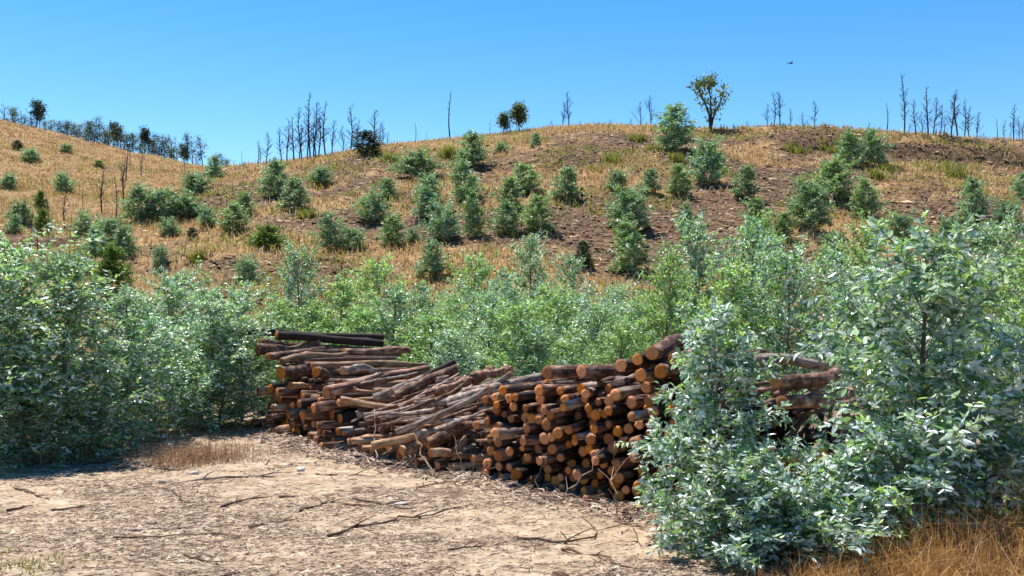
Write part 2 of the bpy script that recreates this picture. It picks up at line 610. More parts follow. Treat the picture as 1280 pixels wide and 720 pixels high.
def leaves_mesh(name, fr, tint, tmpl, mat):
    pos, d, s, n, size = fr
    tv, tf = tmpl
    V = pos[:, None, :] + size[:, None, None] * (tv[None, :, 0:1] * d[:, None, :] + tv[None, :, 1:2] * s[:, None, :] + tv[None, :, 2:3] * n[:, None, :])
    k = len(tv)
    N = len(pos)
    cz = np.random.default_rng(N).normal(1.2, 1.6, N)
    V = V + size[:, None, None] * tv[None, :, 2:3] * (cz[:, None, None] - 1) * n[:, None, :] * (tv[None, :, 0:1] ** 2)
    Fc = (np.arange(N) * k)[:, None, None] + tf[None]
    return mesh_np(name, V.reshape(-1, 3), Fc.reshape(-1, 3), mat, np.repeat(tint, k))


def make_sapling(H, W, nbr, leaf, spacing, seed, e0=20, e1=62, ntw=5, low=0.03, power=0.8, wood=True, lean=0.05, droop=0.0):
    """returns stem (V,F), list of branch Acc, leaf frames, tints"""
    g = np.random.default_rng(seed)
    k = 9
    tt = np.linspace(0, 1, k)
    ph = g.uniform(0, 6.28)
    stemP = np.stack([lean * H * (tt ** 1.5) * math.cos(ph) + .02 * H * np.sin(tt * 5 + ph), lean * H * (tt ** 1.5) * math.sin(ph) + .02 * H * np.cos(tt * 6 + ph), tt * H * 0.96], 1)
    rad = 0.012 * H * (1 - tt) ** 0.8 + 0.004
    stem = Acc()
    stem.tube(stemP, rad, 7, .5)
    branches = []
    pos, dirs, nrms, sizes, tints = [], [], [], [], []

    def leaf_run(Pp, size, start=0.15):
        L = np.linalg.norm(np.diff(Pp, axis=0), axis=1).sum()
        m = max(2, int(L * (1 - start) / spacing))
        u = start + (1 - start) * (np.arange(m) + g.uniform(.2, .8, m)) / m
        u = np.clip(np.repeat(u, 2), 0, 1)
        f = u * (len(Pp) - 1)
        i = np.clip(f.astype(int), 0, len(Pp) - 2)
        fr = (f - i)[:, None]
        p = Pp[i] * (1 - fr) + Pp[i + 1] * fr
        T = unit(Pp[i + 1] - Pp[i])
        side = unit(np.cross(T, g.normal(size=(len(u), 3))))
        sg = np.where(np.arange(len(u)) % 2 == 0, 1, -1)[:, None]
        side0 = unit(np.cross(T, np.array([0, 0, 1.0]) + 0 * T))
        d = 0.55 * T + 0.65 * (side0 * sg) + 0.55 * side + np.array([0, 0, -0.12 - droop])
        n = np.array([0, 0, .62]) + g.normal(size=(len(u), 3)) * 0.70
        pos.append(p)
        dirs.append(d)
        nrms.append(n)
        sizes.append(size * g.uniform(.6, 1.25, len(u)) * (1.08 - .35 * u))
        tints.append(np.clip(g.beta(1.0, 1.0, len(u)) * 0.97 + 0.12 * (u - .5), 0, 1))
    for i in range(nbr):
        t = (i + g.uniform(.1, .9)) / nbr
        zt = low + (0.97 - low) * t
        f = zt * (k - 1)
        j = min(int(f), k - 2)
        p0 = stemP[j] * (1 - (f - j)) + stemP[j + 1] * (f - j)
        prof = ((1 - t) ** power) * (0.75 + 0.25 * min(1, t / .15)) + 0.07
        L = W * 0.5 * prof * g.uniform(.72, 1.2) * (1.35 if g.random() < .08 else 1)
        az = i * 2.39996 + g.normal() * .35
        e = R(e0 + (e1 - e0) * t + g.normal() * 9)
        hd = np.array([math.cos(az), math.sin(az), 0])
        q = np.linspace(0, 1, 5)
        bend = g.normal() * .12
        Lr = L / max(.35, math.cos(e) * .9)
        Pb = p0 + np.outer(q * Lr * math.cos(e), hd) + np.outer(q ** 2 * bend * L, np.array([-hd[1], hd[0], 0]))
        Pb[:, 2] += q * Lr * math.sin(e) * (1 - .25 * q) - droop * q ** 2 * L
        Pb[:, 2] = np.maximum(Pb[:, 2], 0.03 + 0.02 * g.random())
        br = Acc()
        if wood:
            br.tube(Pb, 0.0045 * H * .6 * (1 - q) ** .8 * (L / W + .3) + .002, 4, .5)
        leaf_run(Pb, leaf, .18)
        nt_ = int(round(ntw * (0.4 + L / (W * .5)) * g.uniform(.7, 1.2)))
        for a in range(nt_):
            u = g.uniform(.2, .95)
            f = u * 4
            jj_ = min(int(f), 3)
            p = Pb[jj_] * (1 - (f - jj_)) + Pb[jj_ + 1] * (f - jj_)
            T = unit(Pb[jj_ + 1] - Pb[jj_])
            dv = unit(T * .7 + unit(np.cross(T, g.normal(size=3))) * .8 + np.array([0, 0, .25 - droop]))
            l2 = L * g.uniform(.25, .5) * (1.1 - .5 * u) + .04
            q3 = np.linspace(0, 1, 3)
            Pt = p + np.outer(q3 * l2, dv)
            Pt[:, 2] += -0.08 * l2 * q3 ** 2
            Pt[:, 2] = np.maximum(Pt[:, 2], 0.03)
            if wood:
                br.tube(Pt, .0025 * (1 - q3) + .0012, 3, .5)
            leaf_run(Pt, leaf * .92, .1)
        branches.append(br)
    # leading shoot
    leaf_run(stemP[-3:], leaf * .8, .0)
    fr = leaf_frames(np.concatenate(pos), np.concatenate(dirs), np.concatenate(nrms), np.concatenate(sizes))
    return stem, branches, fr, np.concatenate(tints)


_ON = ['first', 'second', 'third', 'fourth', 'fifth', 'sixth', 'seventh', 'eighth', 'ninth']
ORD = _ON + ['tenth', 'eleventh', 'twelfth', 'thirteenth', 'fourteenth', 'fifteenth', 'sixteenth', 'seventeenth', 'eighteenth', 'nineteenth']
for _t, _b in (('twentieth', 'twenty'), ('thirtieth', 'thirty'), ('fortieth', 'forty'), ('fiftieth', 'fifty'), ('sixtieth', 'sixty'), ('seventieth', 'seventy'), ('eightieth', 'eighty')):
    ORD += [_t] + [_b + '-' + q for q in _ON]

# meshes shared by saplings: (trunk mesh, crown mesh, H, W)


def variant(nm, H, W, nbr, leaf, sp, seed, tmpl, mat, **kw):
    stem, br, fr, ti = make_sapling(H, W, nbr, leaf, sp, seed, **kw)
    a = stem
    for b in br:
        for v, f in zip(b.V, b.F):
            pass
        if b.V:
            V = np.concatenate(b.V)
            Fq = np.concatenate(b.F)
            a.add(V, Fq, .5)
    rr = np.hypot(fr[0][:, 0], fr[0][:, 1]) + .4 * fr[4]
    lo = fr[0][:, 2] < H * .6
    We = 2 * float(np.percentile(rr[lo], 93))
    He = float(fr[0][:, 2].max()) + .3 * leaf
    return a.mesh(nm + '_trunk', M_STEM), leaves_mesh(nm + '_crown', fr, ti, tmpl, mat), He, We


FAR_CONE = [variant('hill_cone', 2.0, 1.35, 74, .14, .055, 100 + i, LEAF4, M_GUMFAR, ntw=7, wood=False, power=.6, e0=20, e1=66) for i in range(5)]
FAR_ROUND = [variant('hill_round', 1.5, 1.5, 74, .14, .055, 120 + i, LEAF4, M_GUMFAR, ntw=7, wood=False, power=.36, e0=22, e1=66) for i in range(4)]
FAR_FRESH = [variant('hill_fresh', 2.0, 1.35, 74, .14, .055, 180 + i, LEAF4, M_GUMFARY, ntw=7, wood=False, power=.6, e0=20, e1=66) for i in range(3)]
FAR_GREEN = [variant('hill_green', 1.6, 1.4, 74, .14, .055, 140 + i, LEAF4, M_GREEN, ntw=7, wood=False, power=.6, e0=25, e1=66) for i in range(2)]
FAR_DARK = [variant('hill_dark', 2.0, 1.5, 74, .14, .055, 160 + i, LEAF4, M_DARK, ntw=7, wood=False, power=.5, e0=20, e1=60) for i in range(2)]
MID = [variant('row_sapling', 2.6, 1.9, 84, .086, .052, 200 + i, LEAF7, M_GUM, ntw=9, power=[.6, .8, .55, .7, .6, .75][i]) for i in range(6)]
MIDY = [variant('row_fresh', 2.6, 1.9, 84, .082, .05, 240 + i, LEAF7, M_GUMY, ntw=9, power=[.6, .75, .65][i]) for i in range(3)]
MIDG = [variant('row_green', 2.6, 1.9, 84, .085, .05, 220 + i, LEAF7, M_GUMY, ntw=9, power=.6) for i in range(2)]


def plant(var, name, loc, h, wd, rz, label, group, cat='sapling'):
    tm, cm, H, W = var
    e = empty(name, loc, rz, label, cat, group)
    e.scale = (wd / W, wd / W, h / H)
    obj('trunk', tm, e)
    obj('crown', cm, e)
    return e


def row_name(b, left):
    if left:
        return 'far upper' if b < 206 else ('gully side of the' if b >= 275 else 'middle of the')
    return None


# ---- saplings on the slopes: px centre, top row, base row, width px, kind (c cone, r round, g green, d dark)
HILL = [
    (343, 198, 247, 36, 'c'), (367, 221, 264, 36, 'c'), (400, 206, 231, 28, 'r'), (305, 240, 272, 26, 'f'), (291, 250, 290, 36, 'f'), (246, 210, 244, 36, 'r'),
    (269, 194, 226, 22, 'c'), (336, 280, 312, 42, 'g'), (310, 316, 357, 30, 'r'), (459, 163, 194, 40, 'd'), (520, 186, 223, 54, 'r'), (590, 164, 207, 38, 'c'),
    (581, 200, 252, 40, 'c'), (536, 212, 250, 30, 'r'), (534, 232, 274, 36, 'c'), (553, 248, 300, 44, 'r'), (538, 297, 347, 36, 'c'), (466, 234, 277, 40, 'r'),
    (484, 221, 250, 26, 'c'), (490, 266, 308, 34, 'f'), (413, 264, 312, 34, 'c'), (441, 279, 313, 30, 'r'), (592, 230, 296, 28, 'f'), (517, 283, 306, 22, 'r'),
    (637, 221, 262, 32, 'f'), (633, 250, 293, 34, 'c'), (655, 204, 242, 40, 'f'), (671, 243, 291, 42, 'f'), (707, 208, 252, 36, 'c'), (669, 165, 185, 14, 'c'),
    (843, 129, 189, 46, 'c'), (884, 171, 230, 48, 'r'), (771, 208, 240, 28, 'r'), (787, 227, 288, 50, 'r'), (811, 209, 242, 26, 'c'),
    (850, 205, 245, 32, 'f'), (787, 275, 343, 50, 'f'), (857, 250, 288, 22, 'f'), (931, 206, 250, 32, 'c'), (945, 247, 291, 36, 'f'), (976, 262, 302, 32, 'f'),
    (1013, 216, 287, 52, 'r'), (1041, 199, 252, 56, 'f'), (1083, 221, 275, 36, 'f'), (1063, 164, 208, 36, 'c'), (1092, 160, 208, 34, 'c'), (1215, 221, 281, 38, 'c'),
    (1188, 270, 331, 40, 'c'), (1228, 273, 314, 36, 'r'), (1258, 245, 286, 34, 'r'), (1277, 214, 252, 24, 'c'), (1041, 288, 332, 38, 'r'), (1125, 262, 300, 30, 'r'),
    (730, 300, 335, 22, 'd'), (578, 185, 203, 16, 'r'), (627, 176, 190, 18, 'r'),
]
LEFT = [
    (38, 184, 202, 20, 'r'), (22, 175, 188, 14, 'd'), (10, 214, 236, 22, 'r'), (80, 213, 241, 26, 'r'), (83, 178, 191, 14, 'r'), (124, 200, 210, 14, 'g'),
    (25, 248, 282, 28, 'r'), (17, 267, 293, 20, 'c'), (50, 236, 262, 18, 'g'), (54, 260, 294, 20, 'g'), (105, 262, 302, 26, 'r'), (172, 232, 277, 34, 'c'), (200, 230, 274, 40, 'r'),
    (186, 255, 276, 20, 'r'), (230, 238, 272, 48, 'r'), (259, 257, 284, 24, 'r'), (138, 266, 312, 48, 'r'), (118, 284, 322, 32, 'c'), (156, 280, 322, 30, 'c'),
    (140, 304, 368, 46, 'g'), (200, 304, 335, 18, 'r'), (86, 308, 352, 46, 'r'), (212, 270, 296, 26, 'r'), (240, 283, 300, 16, 'd'),
]
TONE = {'c': 'blue-green', 'r': 'grey-green', 'g': 'bright green', 'd': 'dark green', 'f': 'fresh green'}


def hill_labels(tab, left):
    rows = {}
    for i, (px, a, b, wd, kd) in enumerate(tab):
        if left:
            r = 'upper left hill' if b < 213 else ('middle of left hill' if b < 262 else 'gully below left hill')
        else:
            r = 'crest of main hill' if b < 210 else ('upper slope of main hill' if b < 254 else ('middle slope of main hill' if b < 292 else 'lower slope of main hill'))
        rows.setdefault(r, []).append(i)
    out = [None] * len(tab)
    for r, L in rows.items():
        L.sort(key=lambda i: tab[i][0])
        for q, i in enumerate(L):
            px, a, b, wd, kd = tab[i]
            asp = (b - a) / wd
            shp = 'tall conical' if asp > 1.25 else ('low spreading' if asp < .85 else 'rounded')
            out[i] = '%s %s sapling, %s from left on %s' % (shp, TONE[kd], ORD[q], r)
    return out


vi = 0
for tab, left in ((HILL, False), (LEFT, True)):
    labs = hill_labels(tab, left)
    for (px, a, b, wd, kd), lab in zip(tab, labs):
        Y = ray_ground(px, b, 18)
        cy = crest_y(px)
        if Y is None:
            Y = cy
        X = (px - 640) / F * Y
        h = (b - a) / F * Y * 1.06
        wm = wd / F * Y * 1.16
        vs = {'c': FAR_CONE, 'r': FAR_ROUND, 'g': FAR_GREEN, 'd': FAR_DARK, 'f': FAR_FRESH}[kd]
        plant(vs[vi % len(vs)], 'sapling', (X, Y, hz(X, Y) - .05), h, wm, rng.uniform(0, 6.28), lab, 'saplings planted on the hillsides')
        vi += 1

# ---- the thicket of taller saplings behind and beside the log stacks: px, top row, distance, width m, kind, label
ROW = [
    (28, 298, 11.5, 2.3, 0), (92, 330, 11.6, 1.9, 1), (-40, 330, 11.0, 2.2, 2), (150, 372, 12.4, 1.7, 3), (55, 492, 10.95, 1.1, 4), (118, 500, 11.5, 1.0, 2), (2, 480, 10.8, 1.1, 5), (215, 335, 15.0, 1.8, 4), (255, 372, 13.9, 1.7, 5),
    (300, 358, 14.9, 1.6, 0), (190, 392, 13.4, 1.6, 2), (345, 366, 17.0, 1.7, 1), (374, 302, 18.5, 1.5, 3), (420, 339, 17.6, 1.7, 4), (468, 316, 20.0, 1.9, 'g'), (500, 356, 17.2, 1.8, 5),
    (447, 379, 16.3, 1.5, 2), (545, 386, 15.8, 1.6, 'g'), (592, 312, 21.0, 1.5, 0), (610, 346, 16.5, 1.8, 4), (660, 289, 23.0, 1.5, 1), (648, 372, 15.5, 1.6, 2), (708, 316, 21.5, 1.4, 3),
    (700, 356, 17.0, 1.7, 5), (745, 366, 15.5, 1.5, 0), (790, 364, 16.4, 1.6, 2), (835, 316, 15.2, 1.5, 3), (868, 278, 16.2, 1.6, 1), (905, 331, 13.8, 1.5, 4), (945, 286, 15.8, 1.8, 5), (985, 308, 13.6, 1.7, 0),
    (958, 268, 21.0, 1.4, 2), (1040, 304, 15.4, 1.6, 4), (1075, 278, 18.0, 1.6, 1), (1120, 348, 14.2, 1.6, 3), (1160, 336, 16.5, 1.5, 0), (1212, 340, 15.0, 1.6, 5), (1250, 272, 19.5, 1.9, 2), (1290, 304, 14.0, 1.7, 4),
    (395, 372, 18.9, 1.3, 0), (525, 352, 19.0, 1.4, 5), (568, 362, 18.0, 1.4, 3), (628, 335, 19.6, 1.4, 5), (682, 348, 19.0, 1.3, 0), (725, 350, 18.6, 1.4, 4), (768, 352, 18.2, 1.4, 1), (812, 358, 17.4, 1.3, 3), (672, 392, 15.0, 1.2, 4), (770, 395, 14.6, 1.2, 2), (570, 402, 14.9, 1.2, 0),
    (235, 345, 18.5, 1.5, 3), (275, 398, 14.2, 1.3, 5),
]
order = sorted(range(len(ROW)), key=lambda i: ROW[i][0])
rank = {i: q for q, i in enumerate(order)}
for i, (px, top, Y, wm, kd) in enumerate(ROW):
    X = (px - 640) / F * Y
    z = hz(X, Y) - .04
    h = CAMZ + (HOR - top) / F * Y - z
    q = rank[i]
    where = 'at the left edge of the clearing' if px < 130 else ('left of the log stacks' if px < 310 else ('behind the left log stack' if px < 520 else ('behind the middle of the log stacks' if px < 700 else ('behind the right log stack' if px < 900 else 'behind the big sapling on the right'))))
    same = [j for j in order if (lambda p: ('a' if p < 130 else 'b' if p < 310 else 'c' if p < 520 else 'd' if p < 700 else 'e' if p < 900 else 'f'))(ROW[j][0]) == ('a' if px < 130 else 'b' if px < 310 else 'c' if px < 520 else 'd' if px < 700 else 'e' if px < 900 else 'f')]
    pos_ = same.index(i)
    fresh = kd == 'g' or (px > 300 and i % 5 in (1, 3))
    look = 'yellow-green leafy' if fresh else ('tall silvery' if h > 2.35 else 'bushy silvery')
    lab = '%s sapling, %s from left %s' % (look, ORD[pos_], where)
    vs = MIDG[i % 2] if kd == 'g' else (MIDY[i % 3] if fresh else MID[kd])
    plant(vs, 'eucalyptus_sapling', (X, Y, z), h * (1.0 if 300 < px < 830 else 1.07) + .03, wm * 1.1, rng.uniform(0, 6.28), lab, 'eucalyptus saplings around the log stacks')

# ---- foreground saplings with single leaves
LEAF_MESHES = [mesh_np('leaf', LEAF7[0] * np.array([1, wv, 1]), LEAF7[1], M_SILVER, np.full(7, tv)) for tv, wv in ((.25, 1.0), (.45, 1.1), (.6, .9), (.72, 1.0), (.82, 1.1), (.95, .95))]
FORE = [
    # px, base row, top row, width m, branches, leaf, spacing, seed, lean, label
    (1172, 680, 258, 1.62, 84, .100, .058, 301, .05, 'largest silvery eucalyptus sapling in the right foreground with a pale upright stem'),
    (890, 668, 376, 0.98, 70, .084, .054, 305, .05, 'slender silvery sapling in front of the right end of the log stack'),
    (1040, 698, 548, 1.15, 48, .085, .054, 309, .04, 'low bushy sapling under the gap where log ends show'),
    (930, 698, 535, 0.98, 50, .080, .052, 313, .05, 'low pale grey sapling nearest the bare ground in the right foreground'),
    (1268, 676, 385, 1.05, 50, .088, .058, 317, .06, 'leafy sapling at the right edge of the view behind dry golden grass'),
    (1118, 698, 505, 1.0, 48, .088, .054, 321, .05, 'small leafy sapling at the foot of the largest silvery one'),
    (984, 702, 592, 0.85, 34, .080, .052, 325, .04, 'lowest small sapling between two low bushy ones in the foreground'),
    (1225, 690, 540, 0.9, 36, .086, .054, 329, .04, 'short bushy sapling between the largest one and the right edge'),
]
for (px, base, top, wm, nb, lf, sp, sd, ln, lab) in FORE:
    b = G3(px, base)
    H = (base - top) / F * b.y
    stem, brs, fr, ti = make_sapling(H, wm, nb, lf, sp * .72, sd, ntw=10, power=.42, lean=ln, e0=12, e1=58, low=.02, droop=.04)
    root = empty('eucalyptus_sapling', (b.x, b.y, b.z - .03), 0, lab, 'sapling', 'eucalyptus saplings around the log stacks')
    obj('stem', stem.mesh('stem', M_STEM), root)
    for br in brs:
        obj('branch', br.mesh('branch', M_STEM), root)
    kw_ = wm / (2 * float(np.percentile(np.hypot(fr[0][:, 0], fr[0][:, 1]), 93)))
    root.scale = (kw_, kw_, H / float(fr[0][:, 2].max()))
    pos, d, s, n, size = fr
    wp = pos + np.array(root.location)
    dist = np.linalg.norm(wp - np.array([0, 0, CAMZ]), axis=1) - 3.0 * size
    idx = np.argsort(dist)
    one, rest = idx[:300], idx[300:]
    tints = np.array([.25, .45, .6, .72, .82, .95])
    for i in one:
        k_ = int(np.argmin(np.abs(tints - ti[i])))
        o = obj('leaf', LEAF_MESHES[k_], root)
        Mx = Matrix(((d[i][0], s[i][0], n[i][0], pos[i][0]), (d[i][1], s[i][1], n[i][1], pos[i][1]), (d[i][2], s[i][2], n[i][2], pos[i][2]), (0, 0, 0, 1)))
        o.matrix_basis = Mx @ Matrix.Scale(float(size[i]), 4)
    cm = leaves_mesh('foliage', tuple(a[rest] for a in fr), ti[rest], LEAF7, M_SILVER)
    tag(obj('foliage', cm, root), kind='stuff')

# ------------------------------------------------------------------ logs
NSIDE = 12


def log_mesh(seed, bend, mat, L=2.0, r=0.056, taper=.12, knots=3):
    g = np.random.default_rng(seed)
    k = 14
    t = np.linspace(0, 1, k)
    P = np.stack([bend * np.sin(t * PI) + .006 * np.sin(t * 9 + seed), bend * .4 * np.sin(t * 2 * PI + seed) + .006 * np.cos(t * 7), t * L], 1)
    P[:, :2] -= P[0, :2]
    th = np.arange(NSIDE) / NSIDE * 2 * PI
    rr = r * (1 - taper * t)[:, None] * (1 + .05 * g.normal(size=(1, NSIDE)) + .045 * g.normal(size=(k, NSIDE)))
    for _ in range(knots):
        ki, kj = g.integers(2, k - 2), g.integers(0, NSIDE)
        rr[ki, kj] *= 1.3
        rr[ki, (kj + 1) % NSIDE] *= 1.12
    V = np.stack([P[:, 0:1] + rr * np.cos(th), P[:, 1:2] + rr * np.sin(th), np.broadcast_to(P[:, 2:3], rr.shape)], -1)
    j = np.arange(NSIDE)
    j2 = (j + 1) % NSIDE
    Fq = np.concatenate([np.stack([i * NSIDE + j, i * NSIDE + j2, (i + 1) * NSIDE + j2, (i + 1) * NSIDE + j], -1) for i in range(k - 1)])
    bark = mesh_np('log', V.reshape(-1, 3), Fq, mat, smooth=True)
    ends = []
    for e, sgn in ((0, -1), (k - 1, 1)):
        ring = V[e]
        c = ring.mean(0)
        tilt = g.normal(size=2) * .09
        inner = c + (ring - c) * .5
        zoff = (ring[:, 0] - c[0]) * tilt[0] + (ring[:, 1] - c[1]) * tilt[1]
        outer = ring.copy()
        outer[:, 2] += sgn * .004
        inner[:, 2] += sgn * (.006 + g.uniform(0, .004, NSIDE))
        cc = c + np.array([0, 0, sgn * .008])
        VV = np.concatenate([ring, outer * 1.0, inner, cc[None]])
        VV[:, :2] -= c[:2]
        VV[:, 2] -= c[2]
        q = [(j_, (j_ + 1) % NSIDE) for j_ in range(NSIDE)]
        tri = []
        for a, b_ in q:
            tri += [(a, b_, NSIDE + b_), (a, NSIDE + b_, NSIDE + a), (NSIDE + a, NSIDE + b_, 2 * NSIDE + b_), (NSIDE + a, 2 * NSIDE + b_, 2 * NSIDE + a), (2 * NSIDE + a, 2 * NSIDE + b_, 3 * NSIDE)]
        tri = np.array(tri)
        if sgn < 0:
            tri = tri[:, ::-1]
        ends.append((mesh_np('cut_end', VV, tri, M_CUT), tuple(c)))
    return bark, ends


LOGS = {
    'bark': [log_mesh(400 + i, [0.01, .03, .015, .05, .02, .0][i], M_BARK) for i in range(6)],
    'char': [log_mesh(420 + i, [0.01, .03, .02][i], M_BARKD) for i in range(3)],
    'grey': [log_mesh(440 + i, [0.02, .05, .09][i], M_GREYW, knots=4) for i in range(3)],
    'peel': [log_mesh(460 + i, [0.01, .04, .08][i], M_PEEL, taper=.25) for i in range(3)],
}
lvi = 0


def put_log(kind, p0, p1, r, label, group='cut logs stacked beside the clearing', roll=None, name='log', both=True):
    global lvi
    vs = LOGS[kind]
    bark, ends = vs[lvi % len(vs)]
    lvi += 1
    p0, p1 = Vector(p0), Vector(p1)
    ax = p1 - p0
    L = ax.length
    q = ax.to_track_quat('Z', 'Y') @ Quaternion((0, 0, 1), rng.uniform(0, 6.28) if roll is None else roll)
    o = obj(name, bark)
    tag(o, label, 'log', group)
    s = r / 0.056
    o.location = p0
    o.rotation_mode = 'QUATERNION'
    o.rotation_quaternion = q
    o.scale = (s, s, L / 2.0)
    for me_, c in ends:
        e = obj('cut_end', me_, o)
        e.location = c
    return o


def pack(width, prof, rmin, rmax, gap, seed, nmax):
    g = np.random.default_rng(seed)
    pl = []
    fails = 0
    while len(pl) < nmax and fails < 60:
        r = rmin + (rmax - rmin) * g.beta(1.6, 2.2)
        us = g.uniform(r, width - r, 26)
        best = None
        for u in us:
            z = r
            for (a, b, c) in pl:
                du = abs(u - a)
                R_ = r + c + gap * 0.5
                if du < R_:
                    z = max(z, b + math.sqrt(R_ * R_ - du * du))
            if z + r <= prof(u) and (best is None or z < best[1]):
                best = (u, z)
        if best is None:
            fails += 1
            continue
        pl.append((best[0], best[1], r))
    return pl


CW = ['bottom', 'second', 'third', 'fourth', 'fifth', 'sixth', 'seventh', 'eighth', 'ninth', 'tenth', 'eleventh', 'twelfth']


def stack(name, a, b, axis, prof, rmin, rmax, gap, seed, nmax, length, kinds, yawj, offj, tiltj=0.02, lift=0.0):
    a = Vector((a[0], a[1], 0))
    b = Vector((b[0], b[1], 0))
    dU = (b - a).normalized()
    width = (b - a).length
    g = np.random.default_rng(seed + 5)
    pl = pack(width, prof, rmin, rmax, gap, seed, nmax)
    courses = {}
    for i, (u, z, r) in enumerate(pl):
        courses.setdefault(int(z / .17), []).append(i)
    lab = {}
    for ci, L in courses.items():
        L.sort(key=lambda i: pl[i][0])
        for q_, i in enumerate(L):
            r = pl[i][2]
            sz = 'Slim' if r < rmin + .3 * (rmax - rmin) else ('Thick' if r > rmin + .62 * (rmax - rmin) else 'Medium')
            lab[i] = '%s sawn log, %s from left in the %s course, %s' % (sz.lower(), ORD[q_], CW[ci], name)
    for i, (u, z, r) in enumerate(pl):
        yaw = R(g.normal() * yawj)
        ax = Vector((axis[0], axis[1], 0)).normalized()
        ax = Matrix.Rotation(yaw, 3, 'Z') @ ax
        ax.z = g.normal() * tiltj + lift
        ax.normalize()
        off = g.normal() * offj
        p0 = a + dU * u + ax * off
        p0.z = z + lift * 0
        Ln = length * g.uniform(.88, 1.1)
        if r < rmin + .25 * (rmax - rmin) and g.random() < .5:
            Ln *= .8
        kd = kinds[int(g.integers(len(kinds)))]
        put_log(kd, p0, p0 + ax * Ln, r, lab[i])
    # smaller wood wedged in the gaps, further in
    A = Acc()
    axn = Vector((axis[0], axis[1], 0)).normalized()
    for _ in range(int(width * 85)):
        u = g.uniform(.05, width - .05)
        z = g.uniform(.04, max(.06, prof(u) - .12))
        p = a + dU * u + axn * g.uniform(.16, .38)
        ax = Matrix.Rotation(R(g.normal() * 7), 3, 'Z') @ axn
        q = p + ax * length * g.uniform(.6, .85)
        r = g.uniform(.018, .038)
        V, Fq = tube_arrays([(p.x, p.y, z), ((p.x + q.x) / 2, (p.y + q.y) / 2, z + g.normal() * .02), (q.x, q.y, z + g.normal() * .03)], r, 6)
        A.add(V, Fq)
        V0 = V[:6]
        A.add(np.concatenate([V0, V0.mean(0)[None], V0.mean(0)[None]]), np.array([(0, 1, 6, 7), (1, 2, 6, 7), (2, 3, 6, 7), (3, 4, 6, 7), (4, 5, 6, 7), (5, 0, 6, 7)]))
    o = obj('small_wood', A.mesh('small_wood', M_STICK, smooth=False))
    tag(o, 'small round wood wedged between the logs of the ' + name, 'logs', None, 'stuff')


def prof_pts(pts):
    xs = [p[0] for p in pts]
    zs = [p[1] for p in pts]
    return lambda u: float(np.interp(u, xs, zs))


KB = ['bark', 'bark', 'bark', 'char', 'bark', 'grey']
# right stack: ends towards the viewer
stack('right-hand stack', (-0.30, 9.95), (1.45, 8.30), (.58, .81), prof_pts([(0, .78), (.35, .98), (.8, 1.14), (1.5, 1.18), (2.0, 1.32), (2.4, 1.40)]),
      .032, .064, .042, 51, 165, 2.0, KB, 7, .13)
# stack carrying on behind the saplings on the right
stack('stack behind the foreground saplings', (1.50, 8.45), (3.1, 8.75), (.42, .91), prof_pts([(0, 1.1), (.5, .95), (.9, 1.12), (1.6, 1.0)]),
      .05, .085, .055, 57, 30, 2.0, KB, 6, .08)
# left stack: ends facing left
stack('left-hand stack', (-3.55, 14.35), (-2.18, 12.25), (.80, .60), prof_pts([(0, 1.22), (.8, 1.2), (1.4, 1.02), (1.9, .8), (2.5, .62)]),
      .036, .072, .05, 63, 82, 2.0, KB + ['peel', 'grey'], 7, .14)
# low tumbled heap between them
stack('tumbled middle heap', (-2.2, 12.2), (-0.36, 10.2), (.86, .50), prof_pts([(0, .58), (.8, .5), (1.6, .5), (2.2, .48), (2.8, .55)]),
      .028, .054, .05, 69, 44, 1.9, ['bark', 'grey', 'peel', 'grey', 'bark', 'peel'], 10, .14, .06, .03)
stack('back of the middle heap', (-1.3, 12.7), (-0.02, 10.9), (.80, .60), prof_pts([(0, .92), (.8, .86), (1.5, .82), (2.2, .9)]),
      .05, .075, .08, 75, 20, 1.9, ['bark', 'grey', 'peel', 'grey', 'bark'], 10, .14, .06)


def heap_y(px, py):
    """distance of the rough face of the middle heap along a sight line"""
    yb = float(np.interp(px, [310, 420, 600, 650], [14.2, 12.05, 10.15, 9.7])) - .12
    y = (1.7 - .46 + .36 * yb) / (.36 + (py - HOR) / F)
    return max(yb, y)


